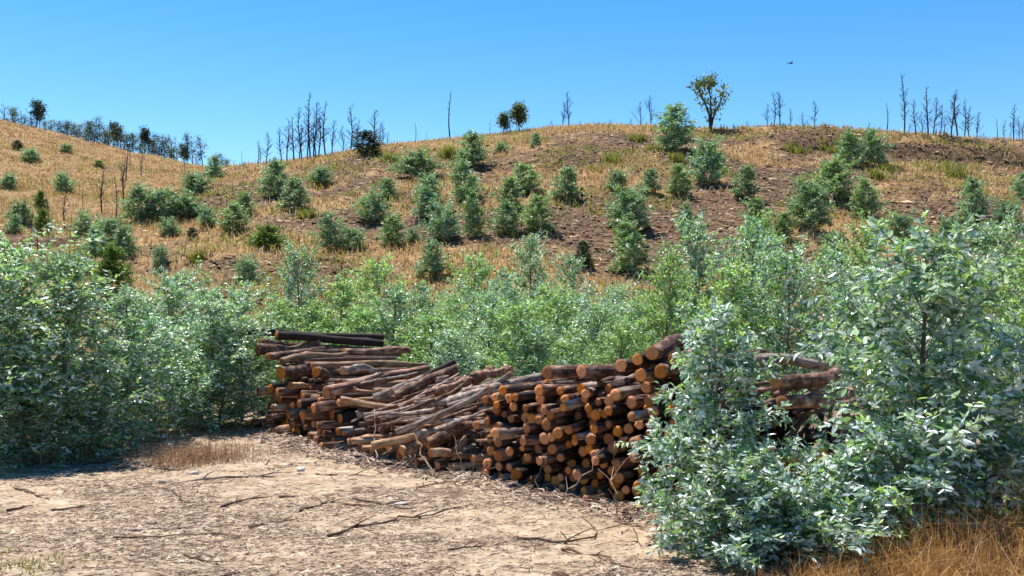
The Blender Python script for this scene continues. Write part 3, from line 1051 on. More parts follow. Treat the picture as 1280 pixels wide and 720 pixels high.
HERO = [
    # kind, (px,py) left end, right end, radius, label, distances or None (lies on the slope of the heap)
    ('char', (309, 414), (479, 421), .058, 'blackened log lying along the very top of the left stack', (14.6, 15.6)),
    ('char', (346, 419), (478, 430), .066, 'thick dark log just under the topmost blackened one', (14.3, 15.3)),
    ('bark', (326, 428), (462, 437), .060, 'brown log carrying the two blackened top logs', (14.5, 15.5)),
    ('bark', (380, 437), (490, 440), .058, 'brown log under the right half of the blackened top logs', (14.7, 15.4)),
    ('bark', (322, 438), (398, 429), .085, 'stout flaky red-barked log near the top left corner', (14.1, 14.7)),
    ('bark', (335, 446), (434, 434), .055, 'reddish log with a sunlit peeled left end', (13.8, 15.0)),
    ('peel', (352, 452), (440, 440), .052, 'sunlit pale log sloping up across the left stack', (13.5, 14.5)),
    ('bark', (430, 441), (512, 437), .062, 'dark rough log behind the sunlit pale log', (14.4, 15.0)),
    ('peel', (391, 457), (512, 455), .055, 'smooth tan log on top of the left stack', (13.2, 14.3)),
    ('bark', (351, 466), (396, 456), .085, 'short stub of red flaky bark on the stack face', (13.3, 13.9)),
    ('bark', (395, 465), (432, 470), .066, 'short log showing its round yellow end', (13.0, 13.6)),
    ('grey', (428, 463), (470, 466), .055, 'short grey log beside the round yellow end', (12.9, 13.5)),
    ('bark', (408, 490), (534, 461), .074, 'heavy log with a bright orange end jutting from the left stack', (12.1, 13.2)),
    ('peel', (363, 482), (392, 482), .045, 'small pale stub in the face of the left stack', (13.2, 13.7)),
    ('peel', (427, 499), (556, 514), .040, 'long tan pole lying level across the heap', (11.7, 11.3)),
    ('bark', (495, 495), (572, 461), .068, 'rough red-barked log slanting up the heap', None),
    ('char', (510, 480), (569, 451), .036, 'thin dark pole at the top edge of the heap', None),
    ('grey', (521, 505), (592, 486), .055, 'grey barked log under the slanting red one', None),
    ('bark', (536, 492), (588, 476), .055, 'mottled log beside the slanting red one', None),
    ('grey', (560, 503), (612, 488), .048, 'pale grey log below the ridge of the heap', None),
    ('peel', (466, 557), (606, 519), .050, 'long tan log slanting low across the heap front', (10.9, 10.7)),
    ('grey', (496, 540), (639, 468), .034, 'long pale curved pole on the front of the heap', (10.8, 10.4)),
    ('grey', (519, 545), (574, 533), .042, 'short grey log under the long curved pole', (10.7, 10.8)),
    ('bark', (536, 554), (608, 524), .055, 'log whose bark has half peeled away on the heap', (10.5, 10.6)),
    ('peel', (538, 566), (582, 549), .055, 'short orange-brown log low on the heap front', (10.4, 10.6)),
    ('peel', (502, 564), (536, 551), .060, 'stubby peeled log at the foot of the heap', (10.8, 11.0)),
    ('grey', (432, 478), (512, 466), .046, 'grey bleached log in the middle of the left stack top', (12.7, 13.6)),
    ('peel', (442, 486), (486, 488), .034, 'thin bent tan stick across the left stack', (12.3, 12.5)),
    ('grey', (468, 497), (530, 472), .050, 'grey log running up beside the orange ended log', None),
    ('bark', (570, 478), (618, 462), .060, 'log in the bark litter on the ridge of the heap', None),
    ('bark', (590, 470), (640, 462), .050, 'ragged barked log at the right of the heap ridge', None),
    ('grey', (612, 487), (690, 470), .050, 'grey log lying against the shoulder of the right stack', (10.4, 10.6)),
    ('bark', (684, 466), (800, 462), .064, 'thick log along the top left of the right stack', (9.1, 10.2)),
    ('bark', (727, 464), (835, 458), .060, 'second thick log along the top of the right stack', (8.95, 9.9)),
    ('bark', (815, 441), (858, 430), .062, 'thick log crowning the right end of the stack', (8.45, 9.6)),
    ('bark', (776, 457), (838, 447), .056, 'log end beside the topmost right-hand log, on its left', (8.6, 9.6)),
    ('char', (797, 449), (850, 441), .050, 'small charred log tucked under the topmost right-hand log', (8.5, 9.5)),
    ('bark', (842, 450), (895, 442), .055, 'log just right of and below the topmost right-hand log', (8.4, 9.5)),
    ('bark', (826, 464), (880, 456), .060, 'stout log two below the topmost right-hand log', (8.35, 9.4)),
    ('bark', (801, 469), (862, 460), .056, 'log wedged left of the stout one under the right-hand top', (8.45, 9.5)),
    ('bark', (970, 476), (1046, 466), .068, 'big log with a grey flank seen through the sapling gap', (8.45, 9.2)),
    ('bark', (978, 503), (1060, 492), .062, 'second big log below the grey-flanked one', (8.4, 9.2)),
    ('grey', (900, 466), (1032, 456), .050, 'long slim log capping the partly hidden stack', (8.9, 9.6)),
]
for kd, a, b, r, lab, dd in HERO:
    if dd is None:
        dd = (heap_y(*a), heap_y(*b))
    p0, p1 = P3(a[0], a[1], dd[0]), P3(b[0], b[1], dd[1])
    put_log(kd, p0, p1, r, lab)


# thin sticks strewn over the heap
g_ = np.random.default_rng(88)
THIN = []
for i in range(40):
    px_, py_ = g_.uniform(418, 600), 0
    top_ = np.interp(px_, [418, 510, 560, 620], [470, 470, 470, 474])
    py_ = g_.uniform(top_ + 6, np.interp(px_, [418, 600], [530, 560]))
    ln_ = g_.uniform(25, 80)
    sl_ = g_.normal(-.28, .22)
    a_, b_ = (px_, py_), (px_ + ln_, max(top_ - 4, py_ + sl_ * ln_))
    p0_, p1_ = P3(*a_, heap_y(*a_) - .03), P3(*b_, heap_y(*b_) - .03)
    THIN.append((px_, i, p0_, p1_, g_.uniform(.011, .026)))
for q_, (px_, i, p0_, p1_, r_) in enumerate(sorted(THIN, key=lambda t: t[0])):
    put_log(['grey', 'peel', 'grey', 'bark'][i % 4], p0_, p1_, r_, 'thin %s stick strewn over the middle heap, %s from left' % (['grey', 'tan', 'grey', 'brown'][i % 4], ORD[q_]), 'thin sticks strewn over the middle heap', name='thin_stick')


# ------------------------------------------------------------------ sticks, twigs and scraps on the clearing
def stick(name, pts, r0, r1, mat, label, cat='stick', group=None, n=6, forks=0, seed=0, wob=.02):
    g = np.random.default_rng(seed)
    P = [np.array(p, float) for p in pts]
    S = []
    m = 9
    for q in np.linspace(0, 1, m):
        f = q * (len(P) - 1)
        i = min(int(f), len(P) - 2)
        S.append(P[i] * (1 - f + i) + P[i + 1] * (f - i))
    S = np.array(S)
    L = np.linalg.norm(S[-1] - S[0])
    S[1:-1] += g.normal(size=(m - 2, 3)) * wob * L * np.array([1, 1, .3])
    base = S[0].copy()
    a = Acc()
    S = S - base
    a.tube(S, np.linspace(r0, r1, m), n, .5)
    for _ in range(forks):
        i = int(g.integers(2, m - 1))
        T = unit(S[i] - S[i - 1])
        dv = unit(T + unit(np.cross(T, [0, 0, 1.0])) * g.choice([-.7, .7]) + np.array([0, 0, g.uniform(0, .35)]))
        l2 = L * g.uniform(.15, .35)
        q = np.linspace(0, 1, 4)[:, None]
        a.tube(S[i] + dv * l2 * q + np.array([0, 0, .04 * l2]) * np.sin(q * PI), np.linspace(r0 * .6, r1 * .6, 4), 5, .5)
    me_ = a.mesh(name, mat)
    o = obj(name, me_)
    o.location = base
    return tag(o, label, cat, group)


GST = 'sticks lying on the bare ground'
STK = [
    ([(19, 615), (40, 622), (62, 629)], .014, M_STICK, 'dark slanting stick at the left edge of the clearing', 1),
    ([(9, 643), (41, 638)], .013, M_STICK, 'short dark stick lowest at the left edge', 0),
    ([(64, 641), (105, 638)], .012, M_STICK, 'straight brown stick left of centre on the clearing', 0),
    ([(199, 601), (270, 598), (320, 596), (376, 590)], .017, M_GREYW, 'long pale curved branch below the dry grass clump', 1),
    ([(277, 632), (326, 620)], .012, M_STICK, 'brown stick slanting up beside a tangle of twigs', 2),
    ([(161, 662), (210, 660), (262, 660)], .010, M_GREYW, 'long thin level stick in the lower left', 1),
    ([(311, 660), (371, 650)], .010, M_STICK, 'thin brown stick in front of the left stack', 1),
    ([(375, 641), (416, 626)], .011, M_STICK, 'forked twig slanting toward the log heap', 2),
    ([(409, 669), (445, 662), (482, 654)], .013, M_STICK, 'straight dark stick in the middle of the clearing', 0),
    ([(431, 632), (465, 637)], .018, M_PEEL, 'orange peeled stick in front of the heap', 0),
    ([(442, 623), (482, 634), (507, 639)], .015, M_STICK, 'dark branch beside the orange peeled stick', 1),
    ([(440, 661), (500, 650), (579, 639)], .013, M_STICK, 'long bowed dark stick across the middle ground', 1),
    ([(142, 670), (220, 668), (307, 669)], .008, M_STICK, 'very thin long twig in the lower left', 0),
    ([(216, 615), (232, 628)], .012, M_STICK, 'short dark twig pointing down below the pale branch', 0),
    ([(268, 716), (300, 711)], .011, M_STICK, 'stick at the bottom edge of the picture', 0),
    ([(349, 620), (375, 620)], .014, M_STICK, 'short thick stick left of the forked twig', 0),
    ([(646, 674), (700, 678), (735, 676), (798, 646)], .012, M_STICK, 'long hooked branch in front of the right stack', 2),
    ([(702, 685), (762, 700), (794, 718)], .011, M_STICK, 'dark branch curving toward the bottom edge', 1),
    ([(770, 652), (795, 658), (802, 684)], .011, M_STICK, 'bent dark twig near the white scraps', 0),
    ([(624, 608), (640, 618), (656, 628)], .010, M_GREYW, 'pale twig at the foot of the right stack', 1),
    ([(333, 571), (341, 589)], .014, M_GREYW, 'pale stake standing in the litter by the left stack', 0),
    ([(368, 575), (345, 587)], .012, M_GREYW, 'pale twig crossing the stake by the left stack', 0),
    ([(395, 590), (470, 593)], .012, M_STICK, 'long stick under the front of the heap', 1),
    ([(480, 576), (430, 566)], .012, M_GREYW, 'bleached stick at the foot of the heap', 1),
    ([(34, 600), (58, 597)], .014, M_GREYW, 'pale stub of wood near the left saplings', 0),
    ([(560, 690), (610, 683)], .009, M_STICK, 'thin twig alone on pale ground low in the centre', 1),
    ([(96, 590), (160, 583)], .012, M_STICK, 'brown stick along the edge of the left saplings', 1),
    ([(520, 610), (575, 603)], .010, M_STICK, 'twig parallel to the foot of the heap', 1),
    ([(230, 690), (275, 700)], .009, M_STICK, 'thin twig low on the left half of the clearing', 1),
]
for i, (pp, r, mt, lab, fk) in enumerate(STK):
    pts = []
    for q, p in enumerate(pp):
        v = G3(*p)
        v.z += r * .9
        pts.append(v)
    stick('stick', pts, r * .95, r * .3, mt, lab, 'stick', GST, forks=fk + 1, seed=500 + i, wob=.03)

# thin poles and dead twigs leaning on the stacks
LEAN = [
    ((541, 598), (519, 543), 10.05, 10.6, .011, M_PEEL, 'thin pale stick propped upright against the heap', 0),
    ((470, 566), (468, 511), 10.9, 11.4, .008, M_GREYW, 'slim upright twig against the left of the heap', 0),
    ((582, 592), (565, 540), 10.0, 10.4, .008, M_STICK, 'bent brown twig leaning on the heap', 1),
    ((600, 590), (640, 512), 9.75, 10.0, .007, M_STICK, 'thin twig arching up beside the right stack', 2),
    ((588, 582), (628, 520), 9.9, 10.1, .007, M_STICK, 'second thin twig arching up beside the right stack', 2),
    ((455, 590), (490, 560), 10.7, 11.0, .010, M_GREYW, 'pale twig crossing at the foot of the heap', 1),
    ((470, 582), (440, 560), 10.8, 11.1, .010, M_GREYW, 'second pale twig crossing at the foot of the heap', 1),
    ((660, 600), (690, 560), 8.8, 9.0, .006, M_STICK, 'wispy twig before the lower right stack', 1),
    ((772, 640), (768, 555), 7.95, 8.1, .008, M_PEEL, 'dead upright twig in front of the right stack', 4),
    ((778, 620), (842, 572), 8.0, 8.15, .007, M_PEEL, 'dead twig bending over toward the right saplings', 3),
    ((700, 585), (755, 560), 8.5, 8.6, .006, M_GREYW, 'thin curved twig across the log ends', 1),
    ((500, 590), (530, 560), 10.4, 10.7, .007, M_STICK, 'brown twig leaning at the heap foot', 2),
]
for i, (a, b, y0, y1, r, mt, lab, fk) in enumerate(LEAN):
    p0 = P3(a[0], a[1], y0)
    p0.z = hz(p0.x, p0.y)
    stick('twig', [p0, P3(b[0], b[1], y1)], r, r * .5, mt, lab, 'twig', 'twigs leaning on the log stacks', forks=fk, seed=560 + i, wob=.035)


def lump(name, loc, size, mat, label, cat, group, seed, flat=.5):
    g = np.random.default_rng(seed)
    u = np.linspace(0, PI, 6)[1:-1]
    v = np.arange(8) / 8 * 2 * PI
    V = [np.array([0, 0, 1.0])] + [np.array([math.sin(a) * math.cos(b), math.sin(a) * math.sin(b), math.cos(a)]) for a in u for b in v] + [np.array([0, 0, -1.0])]
    V = np.array(V)
    V *= (1 + .16 * g.normal(size=(len(V), 1)))
    V *= np.array(size) * .5 * np.array([1, 1, flat / .5])
    tri = []
    for j in range(8):
        tri.append((0, 1 + j, 1 + (j + 1) % 8))
        for r_ in range(3):
            a, b = 1 + r_ * 8 + j, 1 + r_ * 8 + (j + 1) % 8
            tri += [(a, a + 8, b + 8), (a, b + 8, b)]
        tri.append((33, 25 + (j + 1) % 8, 25 + j))
    o = obj(name, mesh_np(name, V, np.array(tri), mat, np.full(len(V), g.uniform(.3, 1))))
    o.location = loc
    o.rotation_euler = (0, 0, g.uniform(0, 6.28))
    return tag(o, label, cat, group)


for i, (px, py, sx, sy, szz, nm, lab) in enumerate([
        (210, 559, .24, .15, .09, 'stone', 'pale stone beside the dry grass clump'),
        (243, 592, .13, .09, .05, 'stone', 'small pale stone on the litter under the dry grass clump'),
        (376, 586, .1, .08, .05, 'stone', 'small pale stone by the left stack'),
        (502, 633, .12, .09, .03, 'bark_scrap', 'white flat scrap in the middle of the clearing'),
        (816, 662, .13, .09, .025, 'bark_scrap', 'upper white scrap on the ground near the right saplings'),
        (827, 670, .13, .08, .025, 'bark_scrap', 'lower white scrap on the ground near the right saplings')]):
    p = G3(px, py)
    lump(nm, (p.x, p.y, p.z + szz * .25), (sx, sy, szz), M_PALE, lab, 'stone' if nm == 'stone' else 'scrap', 'pale stones on the clearing' if nm == 'stone' else 'white scraps on the clearing', 600 + i)
p = G3(700, 737)
put_log('bark', p + Vector((0, 0, .02)), p + Vector((.02, .14, .0)), .055, 'orange sawn stub half buried at the bottom edge of the picture', 'cut logs stacked beside the clearing', name='log_stub')


# ------------------------------------------------------------------ litter, stones and grass nobody could count
def slivers(N, xs, ys, ln, wd, seed, flat=.25, tilt=.12):
    """thin four-sided splinters lying on the land: V, tri, tint"""
    g = np.random.default_rng(seed)
    ang = g.normal(0.15, .95, N)
    L = ln[0] + (ln[1] - ln[0]) * g.beta(1.1, 3.2, N)
    Wd = wd[0] + (wd[1] - wd[0]) * g.beta(1.2, 2.6, N)
    d = np.stack([np.cos(ang), np.sin(ang), g.normal(0, tilt, N)], 1)
    s = np.stack([-np.sin(ang), np.cos(ang), g.normal(0, .35, N)], 1)
    z = height(xs, ys) + Wd * flat
    c = np.stack([xs, ys, z], 1)
    up = np.array([0, 0, 1.0])
    curve = g.normal(0, .12, N)[:, None]
    A = c - d * L[:, None] / 2
    B = c + d * L[:, None] / 2
    m1 = c + s * (Wd[:, None] / 2 + curve * L[:, None])
    m2 = c - s * (Wd[:, None] / 2 - curve * L[:, None])
    t = c + s * curve * L[:, None] + up * (Wd * .6)[:, None]
    V = np.stack([A, B, m1, m2, t], 1).reshape(-1, 3)
    tf = np.array([(0, 3, 4), (3, 1, 4), (1, 2, 4), (2, 0, 4)])
    Fc = ((np.arange(N) * 5)[:, None, None] + tf[None]).reshape(-1, 3)
    return V, Fc, np.repeat(g.beta(1.3, 1.5, N), 5)


def stuff(name, V, Fc, ti, mat, label, cat):
    o = obj(name, mesh_np(name, V, Fc, mat, ti))
    return tag(o, label, cat, None, 'stuff')


# on the clearing, patchy
N = 165000
yy = 5.2 + (15.5 - 5.2) * rng.random(N) ** 1.25
xx = (rng.random(N) * 1.2 - .6) * yy * 1.06
dens = fbm(xx / 1.1, yy / .6, 91, 3)
keep = rng.random(N) < sstep(.36, .64, dens) * .9 + .10 + .5 * sstep(.0, 1.2, yy - np.interp(xx, [-6, -3.6, -2, -.3, 1.3, 3], [11.2, 13, 11.2, 9.4, 7.5, 7.3]))
xx, yy = xx[keep], yy[keep]
V, Fc, ti = slivers(len(xx), xx, yy, (.015, .24), (.003, .013), 701)
stuff('wood_litter', V, Fc, ti, M_CHIP, 'scattered bark strips, chips and twiglets strewn over the pale clearing', 'litter')
# clods of earth
N = 9000
yy = 5.6 + 9.0 * rng.random(N) ** 1.2
xx = (rng.random(N) * 1.2 - .6) * yy
keep = fbm(xx / .8, yy / .6, 151, 3) > .47
xx, yy = xx[keep], yy[keep]
N = len(xx)
OC6 = np.array([(1, 0, 0), (0, 1, 0), (-1, 0, 0), (0, -1, 0), (0, 0, .8), (0, 0, -.4)], float)
cs_ = .006 + .028 * rng.beta(1.1, 5, N)
V = OC6[None] * (1 + .3 * rng.normal(size=(N, 6, 1))) * cs_[:, None, None]
V = V + np.stack([xx, yy, height(xx, yy) + cs_ * .2], 1)[:, None, :]
Fc = ((np.arange(N) * 6)[:, None, None] + np.array([(0, 1, 4), (1, 2, 4), (2, 3, 4), (3, 0, 4)])[None]).reshape(-1, 3)
M_CLOD = plain('earth_clod', [(0.0, (0.22, 0.15, 0.10)), (1.0, (0.56, 0.44, 0.32))], 30)
stuff('earth_clods', V.reshape(-1, 3), Fc, np.repeat(rng.random(N), 6), M_CLOD, 'small clods of earth on the pale clearing', 'clods')
# tangles of thin dark twigs
cn = 120
cy_ = 5.8 + 9 * rng.random(cn) ** 1.3
cx_ = (rng.random(cn) * 1.1 - .55) * cy_
m_ = 55
xx = np.repeat(cx_, m_) + rng.normal(0, .17, cn * m_)
yy = np.repeat(cy_, m_) + rng.normal(0, .10, cn * m_)
V, Fc, ti = slivers(len(xx), xx, yy, (.05, .36), (.003, .009), 702, tilt=.10)
stuff('twig_litter', V, Fc, ti * .45, M_CHIP, 'tangles of thin dark twigs lying on the clearing', 'litter')
# bark rubble on the stacks' feet and on the heap ridge
N = 4200
xx = rng.uniform(-3.4, 1.4, N)
yy = np.interp(xx, [-3.6, -2, -.3, 1.3], [13.6, 11.7, 9.85, 7.95]) + rng.normal(0, .28, N)
V, Fc, ti = slivers(N, xx, yy, (.04, .36), (.008, .03), 703, tilt=.3)
stuff('bark_rubble', V, Fc, ti, M_CHIP, 'broken bark and splinters heaped along the foot of the stacks', 'litter')

# slash, bark and sticks over the hill
N = 26000
yy = 21 + (66 - 21) * rng.random(N) ** .9
xx = (rng.random(N) * 1.3 - .62) * yy
gm = grass_mask(xx, yy)
keep = rng.random(N) > gm * .85
xx, yy = xx[keep], yy[keep]
V, Fc, ti = slivers(len(xx), xx, yy, (.12, 1.1), (.03, .13), 705, tilt=.2)
stuff('hill_slash', V, Fc, ti, M_SLASH, 'felled sticks and bark scattered over the bare brown hillside', 'litter')

# stones on the hill
N = 24000
yy = 21 + (66 - 21) * rng.random(N) ** .9
xx = (rng.random(N) * 1.3 - .62) * yy
keep = rng.random(N) > grass_mask(xx, yy) * .9
xx, yy = xx[keep], yy[keep]
N = len(xx)
OCT = np.array([(1, 0, 0), (0, 1, 0), (-1, 0, 0), (0, -1, 0), (0, 0, 1), (0, 0, -.4)], float)
OF = np.array([(0, 1, 4), (1, 2, 4), (2, 3, 4), (3, 0, 4)])
ssz = .04 + .16 * rng.beta(1.2, 4, N)
V = OCT[None] * (1 + .3 * rng.normal(size=(N, 6, 1))) * ssz[:, None, None]
ca = rng.uniform(0, 6.28, N)
Vx = V[:, :, 0] * np.cos(ca)[:, None] - V[:, :, 1] * np.sin(ca)[:, None]
Vy = V[:, :, 0] * np.sin(ca)[:, None] + V[:, :, 1] * np.cos(ca)[:, None]
V = np.stack([Vx + xx[:, None], Vy + yy[:, None], V[:, :, 2] * .7 + height(xx, yy)[:, None]], -1)
Fc = ((np.arange(N) * 6)[:, None, None] + OF[None]).reshape(-1, 3)
stuff('hill_stones', V.reshape(-1, 3), Fc, np.repeat(rng.beta(1.5, 2, N), 6), M_STONE, 'loose clods and stones over the bare brown hillside', 'stones')


def blades(xs, ys, hgt, wid, spread, seed, per=6, segs=2, lean=.35):
    g = np.random.default_rng(seed)
    N = len(xs)
    X = np.repeat(xs, per) + g.normal(0, spread, N * per)
    Y = np.repeat(ys, per) + g.normal(0, spread, N * per)
    H = np.repeat(hgt, per) * g.uniform(.5, 1.15, N * per)
    W = np.repeat(wid, per) * g.uniform(.6, 1.2, N * per)
    a = g.uniform(0, 6.28, N * per)
    ln = g.normal(0, lean, N * per) + .08
    Z = height(X, Y) - .01
    b = np.stack([X, Y, Z], 1)
    d = np.stack([np.cos(a), np.sin(a), 0 * a], 1)
    wv = np.stack([-np.sin(a + .6), np.cos(a + .6), 0 * a], 1) * (W / 2)[:, None]
    up = np.array([0, 0, 1.0])
    mid = b + up * (H * .55)[:, None] + d * (H * ln * .35)[:, None]
    tip = b + up * (H * (1 - .25 * np.abs(ln)))[:, None] + d * (H * ln)[:, None]
    V = np.stack([b - wv, b + wv, mid - wv * .8, mid + wv * .8, tip], 1).reshape(-1, 3)
    tf = np.array([(0, 1, 3), (0, 3, 2), (2, 3, 4)])
    Fc = ((np.arange(N * per) * 5)[:, None, None] + tf[None]).reshape(-1, 3)
    return V, Fc, np.repeat(g.beta(1.6, 1.6, N * per), 5)


# dry grass on both hills
N = 42000
yy = 20 + (118 - 20) * rng.random(N) ** .95
xx = (rng.random(N) * 1.2 - .6) * yy
vis = (yy < 68) | (xx < -0.17 * yy)
keep = (rng.random(N) < grass_mask(xx, yy) * .95 + .03) & vis
xx, yy = xx[keep], yy[keep]
N = len(xx)
V, Fc, ti = blades(xx, yy, rng.uniform(.14, .4, N), .016 + .0006 * yy, .24, 711, per=7, lean=.9)
ti = np.clip(ti + 1.1 * (fbm(np.repeat(xx, 35) / 4, np.repeat(yy, 35) / 2.5, 141, 3) - .5), 0, .97)
stuff('dry_grass', V, Fc, ti, M_STRAW, 'dry golden grass covering the slopes between the saplings', 'grass')
# tall dry grass in the right foreground
N = 3200
xx = rng.uniform(1.45, 4.4, N)
yy = rng.uniform(5.6, 7.0, N)
keep = rng.random(N) < np.clip((xx - 1.35) / 1.1, .05, 1) * sstep(.3, .6, fbm(xx / .35, yy / .35, 95, 2))
xx, yy = xx[keep], yy[keep]
V, Fc, ti = blades(xx, yy, .10 + .85 * np.clip((xx - 1.5) / 1.9, .08, 1) * rng.beta(1.3, 1.6, len(xx)), np.full(len(xx), .0045), .09, 713, per=8, lean=.95)
stuff('tall_dry_grass', V, Fc, ti, M_RUST, 'tall golden dry grass along the lower right of the picture', 'grass')
# dry grass clump left of the stacks
N = 170
c = G3(242, 572)
xx = c.x + rng.normal(0, .30, N)
yy = c.y + rng.normal(0, .26, N)
V, Fc, ti = blades(xx, yy, rng.uniform(.05, .34, N), np.full(N, .006), .10, 715, per=9, lean=1.5)
V = V - np.array([c.x, c.y, 0])
o = obj('dry_grass_clump', mesh_np('dry_grass_clump', V, Fc, M_BRUSH, ti))
o.location = (c.x, c.y, 0)
tag(o, 'tangled clump of dry reddish grass left of the log stacks', 'grass')
# small green weeds at the lower left
N = 60
c = G3(34, 706)
xx = c.x + rng.normal(0, .25, N)
yy = c.y + rng.normal(0, .16, N)
V, Fc, ti = blades(xx, yy, rng.uniform(.03, .08, N), np.full(N, .008), .03, 717, per=6, lean=.8)
V = V - np.array([c.x, c.y, 0])
o = obj('weed_patch', mesh_np('weed_patch', V, Fc, M_TUSS, ti))
o.location = (c.x, c.y, 0)
tag(o, 'short yellow-green weed patch in the lower left corner', 'weeds', None, 'stuff')

# small olive weeds between
N = 15000
yy = 20 + (100 - 20) * rng.random(N)
xx = (rng.random(N) * 1.2 - .6) * yy
keep = ((yy < 66) | (xx < -0.17 * yy)) & (fbm(xx / 3, yy / 3, 131, 3) > .52)
xx, yy = xx[keep], yy[keep]
N = len(xx)
V, Fc, ti = blades(xx, yy, rng.uniform(.12, .4, N), .03 + .0005 * yy, .16, 719, per=7, lean=.8)
stuff('hill_weeds', V, Fc, ti, M_TUSS, 'small olive green weeds scattered over the slopes', 'weeds')

# yellow-green tussocks on the hill
TUS = [(766, 192, 203, 22), (796, 167, 176, 24), (846, 193, 203, 18), (997, 183, 191, 26), (1191, 204, 220, 40), (1110, 205, 216, 18), (1098, 214, 224, 16), (490, 190, 202, 22), (560, 182, 196, 18),
       (384, 262, 274, 20), (815, 182, 190, 14), (247, 314, 326, 14), (900, 206, 216, 14), (1240, 296, 306, 20), (322, 292, 304, 26), (1037, 182, 190, 24), (728, 318, 330, 20)]
TUS.sort()
for i, (px, a, b, wd) in enumerate(TUS):
    Y = ray_ground(px, b, 18) or crest_y(px)
    X = (px - 640) / F * Y
    g = np.random.default_rng(800 + i)
    N = 46
    sc_ = wd / F * Y
    xs = X + g.normal(0, sc_ * .26, N)
    ys = Y + g.normal(0, sc_ * .26, N)
    V, Fc, ti = blades(xs, ys, np.full(N, (b - a) / F * Y * 1.15), np.full(N, .05), .08, 820 + i, per=5, lean=.5)
    z = hz(X, Y)
    o = obj('tussock', mesh_np('tussock', V - np.array([X, Y, z]), Fc, M_TUSS, ti))
    o.location = (X, Y, z)
    where = 'crest of main hill' if b < 192 else 'open hillside'
    tag(o, 'yellow-green tussock on the %s, %s from the left' % (where, ORD[i]), 'tussock', 'yellow-green tussocks on the hill')


# ------------------------------------------------------------------ burnt trees on the skyline
def dead_tree(H, seed, nb, spread, fork=False, crown=0.0, e=(25, 60), low=.25, mat=None):
    g = np.random.default_rng(seed)
    k = 8
    t = np.linspace(0, 1, k)
    P = np.stack([.02 * H * np.sin(t * 4 + seed), .02 * H * np.cos(t * 5 + seed * 2), t * H], 1)
    P[:, :2] -= P[0, :2]
    tr = Acc()
    tr.tube(P, .012 * H * (1 - t) ** .7 + .012, 6, .5)
    br = Acc()
    tips = []
    for i in range(nb):
        u = low + (1 - low) * (i + g.uniform(0, .9)) / nb
        f = u * (k - 1)
        j = min(int(f), k - 2)
        p = P[j] * (1 - f + j) + P[j + 1] * (f - j)
        az = g.uniform(0, 6.28)
        el = R(g.uniform(*e))
        L = spread * H * (1.08 - u) ** .6 * g.uniform(.5, 1.15)
        d = np.array([math.cos(az) * math.cos(el), math.sin(az) * math.cos(el), math.sin(el)])
        q = np.linspace(0, 1, 4)[:, None]
        B = p + d * L * q + np.array([0, 0, .22 * L]) * q ** 2
        br.tube(B, .0055 * H * (1.05 - q[:, 0]) * (L / (spread * H)) + .012, 4, .5)
        tips.append(B)
        for s in range(6):
            a = g.uniform(.3, .95)
            pp = B[0] + (B[-1] - B[0]) * a
            dv = unit(d + g.normal(size=3) * .6 + np.array([0, 0, .3]))
            B2 = pp + dv * L * g.uniform(.25, .55) * np.linspace(0, 1, 3)[:, None]
            br.tube(B2, [.012, .010, .007], 3, .5)
            tips.append(B2)
    return tr.mesh('trunk', mat or M_BURNT), br.mesh('crown', mat or M_BURNT), H, tips


DT = [dead_tree(6, 900 + i, 30, [.19, .24, .16, .22][i]) for i in range(4)]
DPOLE = [dead_tree(6, 920 + i, 9, .10, low=.5) for i in range(2)]
DSPREAD = [dead_tree(5, 940, 12, .42, low=.12, e=(40, 70))]
DEAD = [
    # px, top row, base row, kind, look
    (303, 188, 212, 'p', 'thin'), (322, 174, 211, 'p', 'slim'), (333, 166, 210, 't', 'short bare'), (367, 147, 206, 't', 'slender bare'), (377, 136, 208, 't', 'straight bare'), (388, 118, 205, 't', 'tall full-branched'),
    (392, 128, 205, 't', 'close-paired'), (407, 128, 203, 't', 'straight dark'), (438, 133, 196, 't', 'slim bare'), (468, 136, 190, 't', 'bare-topped'), (519, 152, 184, 'p', 'faint distant'),
    (533, 164, 182, 'p', 'very small'), (563, 112, 190, 'p', 'tall thin pole-like'), (613, 150, 175, 'p', 'thin'), (711, 115, 163, 't', 'small neat bare'), (800, 128, 163, 's', 'spreading bare'), (813, 120, 163, 's', 'wide spreading bare'), (967, 116, 174, 't', 'slim bare'),
    (975, 115, 175, 't', 'paired bare'), (988, 135, 174, 't', 'low bare'), (1018, 127, 180, 't', 'upright bare'), (1108, 126, 187, 'p', 'leaning'), (1130, 94, 190, 't', 'tallest bare'), (1160, 109, 192, 't', 'crooked bare'),
    (1189, 119, 192, 't', 'dense-twigged'), (1197, 114, 194, 't', 'thick-trunked'), (1212, 134, 194, 't', 'leaning bare'), (1247, 147, 197, 'p', 'thin pale'), (1267, 132, 199, 't', 'broad bare'), (1279, 150, 199, 't', 'edge-most bare'),
    (742, 148, 161, 'p', 'tiny'), (763, 150, 161, 's', 'tiny twiggy'), (690, 150, 163, 's', 'tiny twiggy'), (725, 150, 161, 's', 'small twiggy'), (788, 147, 162, 's', 'small twiggy'), (1086, 168, 186, 's', 'small twiggy'), (1170, 172, 192, 's', 'small twiggy'), (1230, 178, 196, 's', 'small twiggy'), (933, 158, 171, 's', 'tiny twiggy'),
]
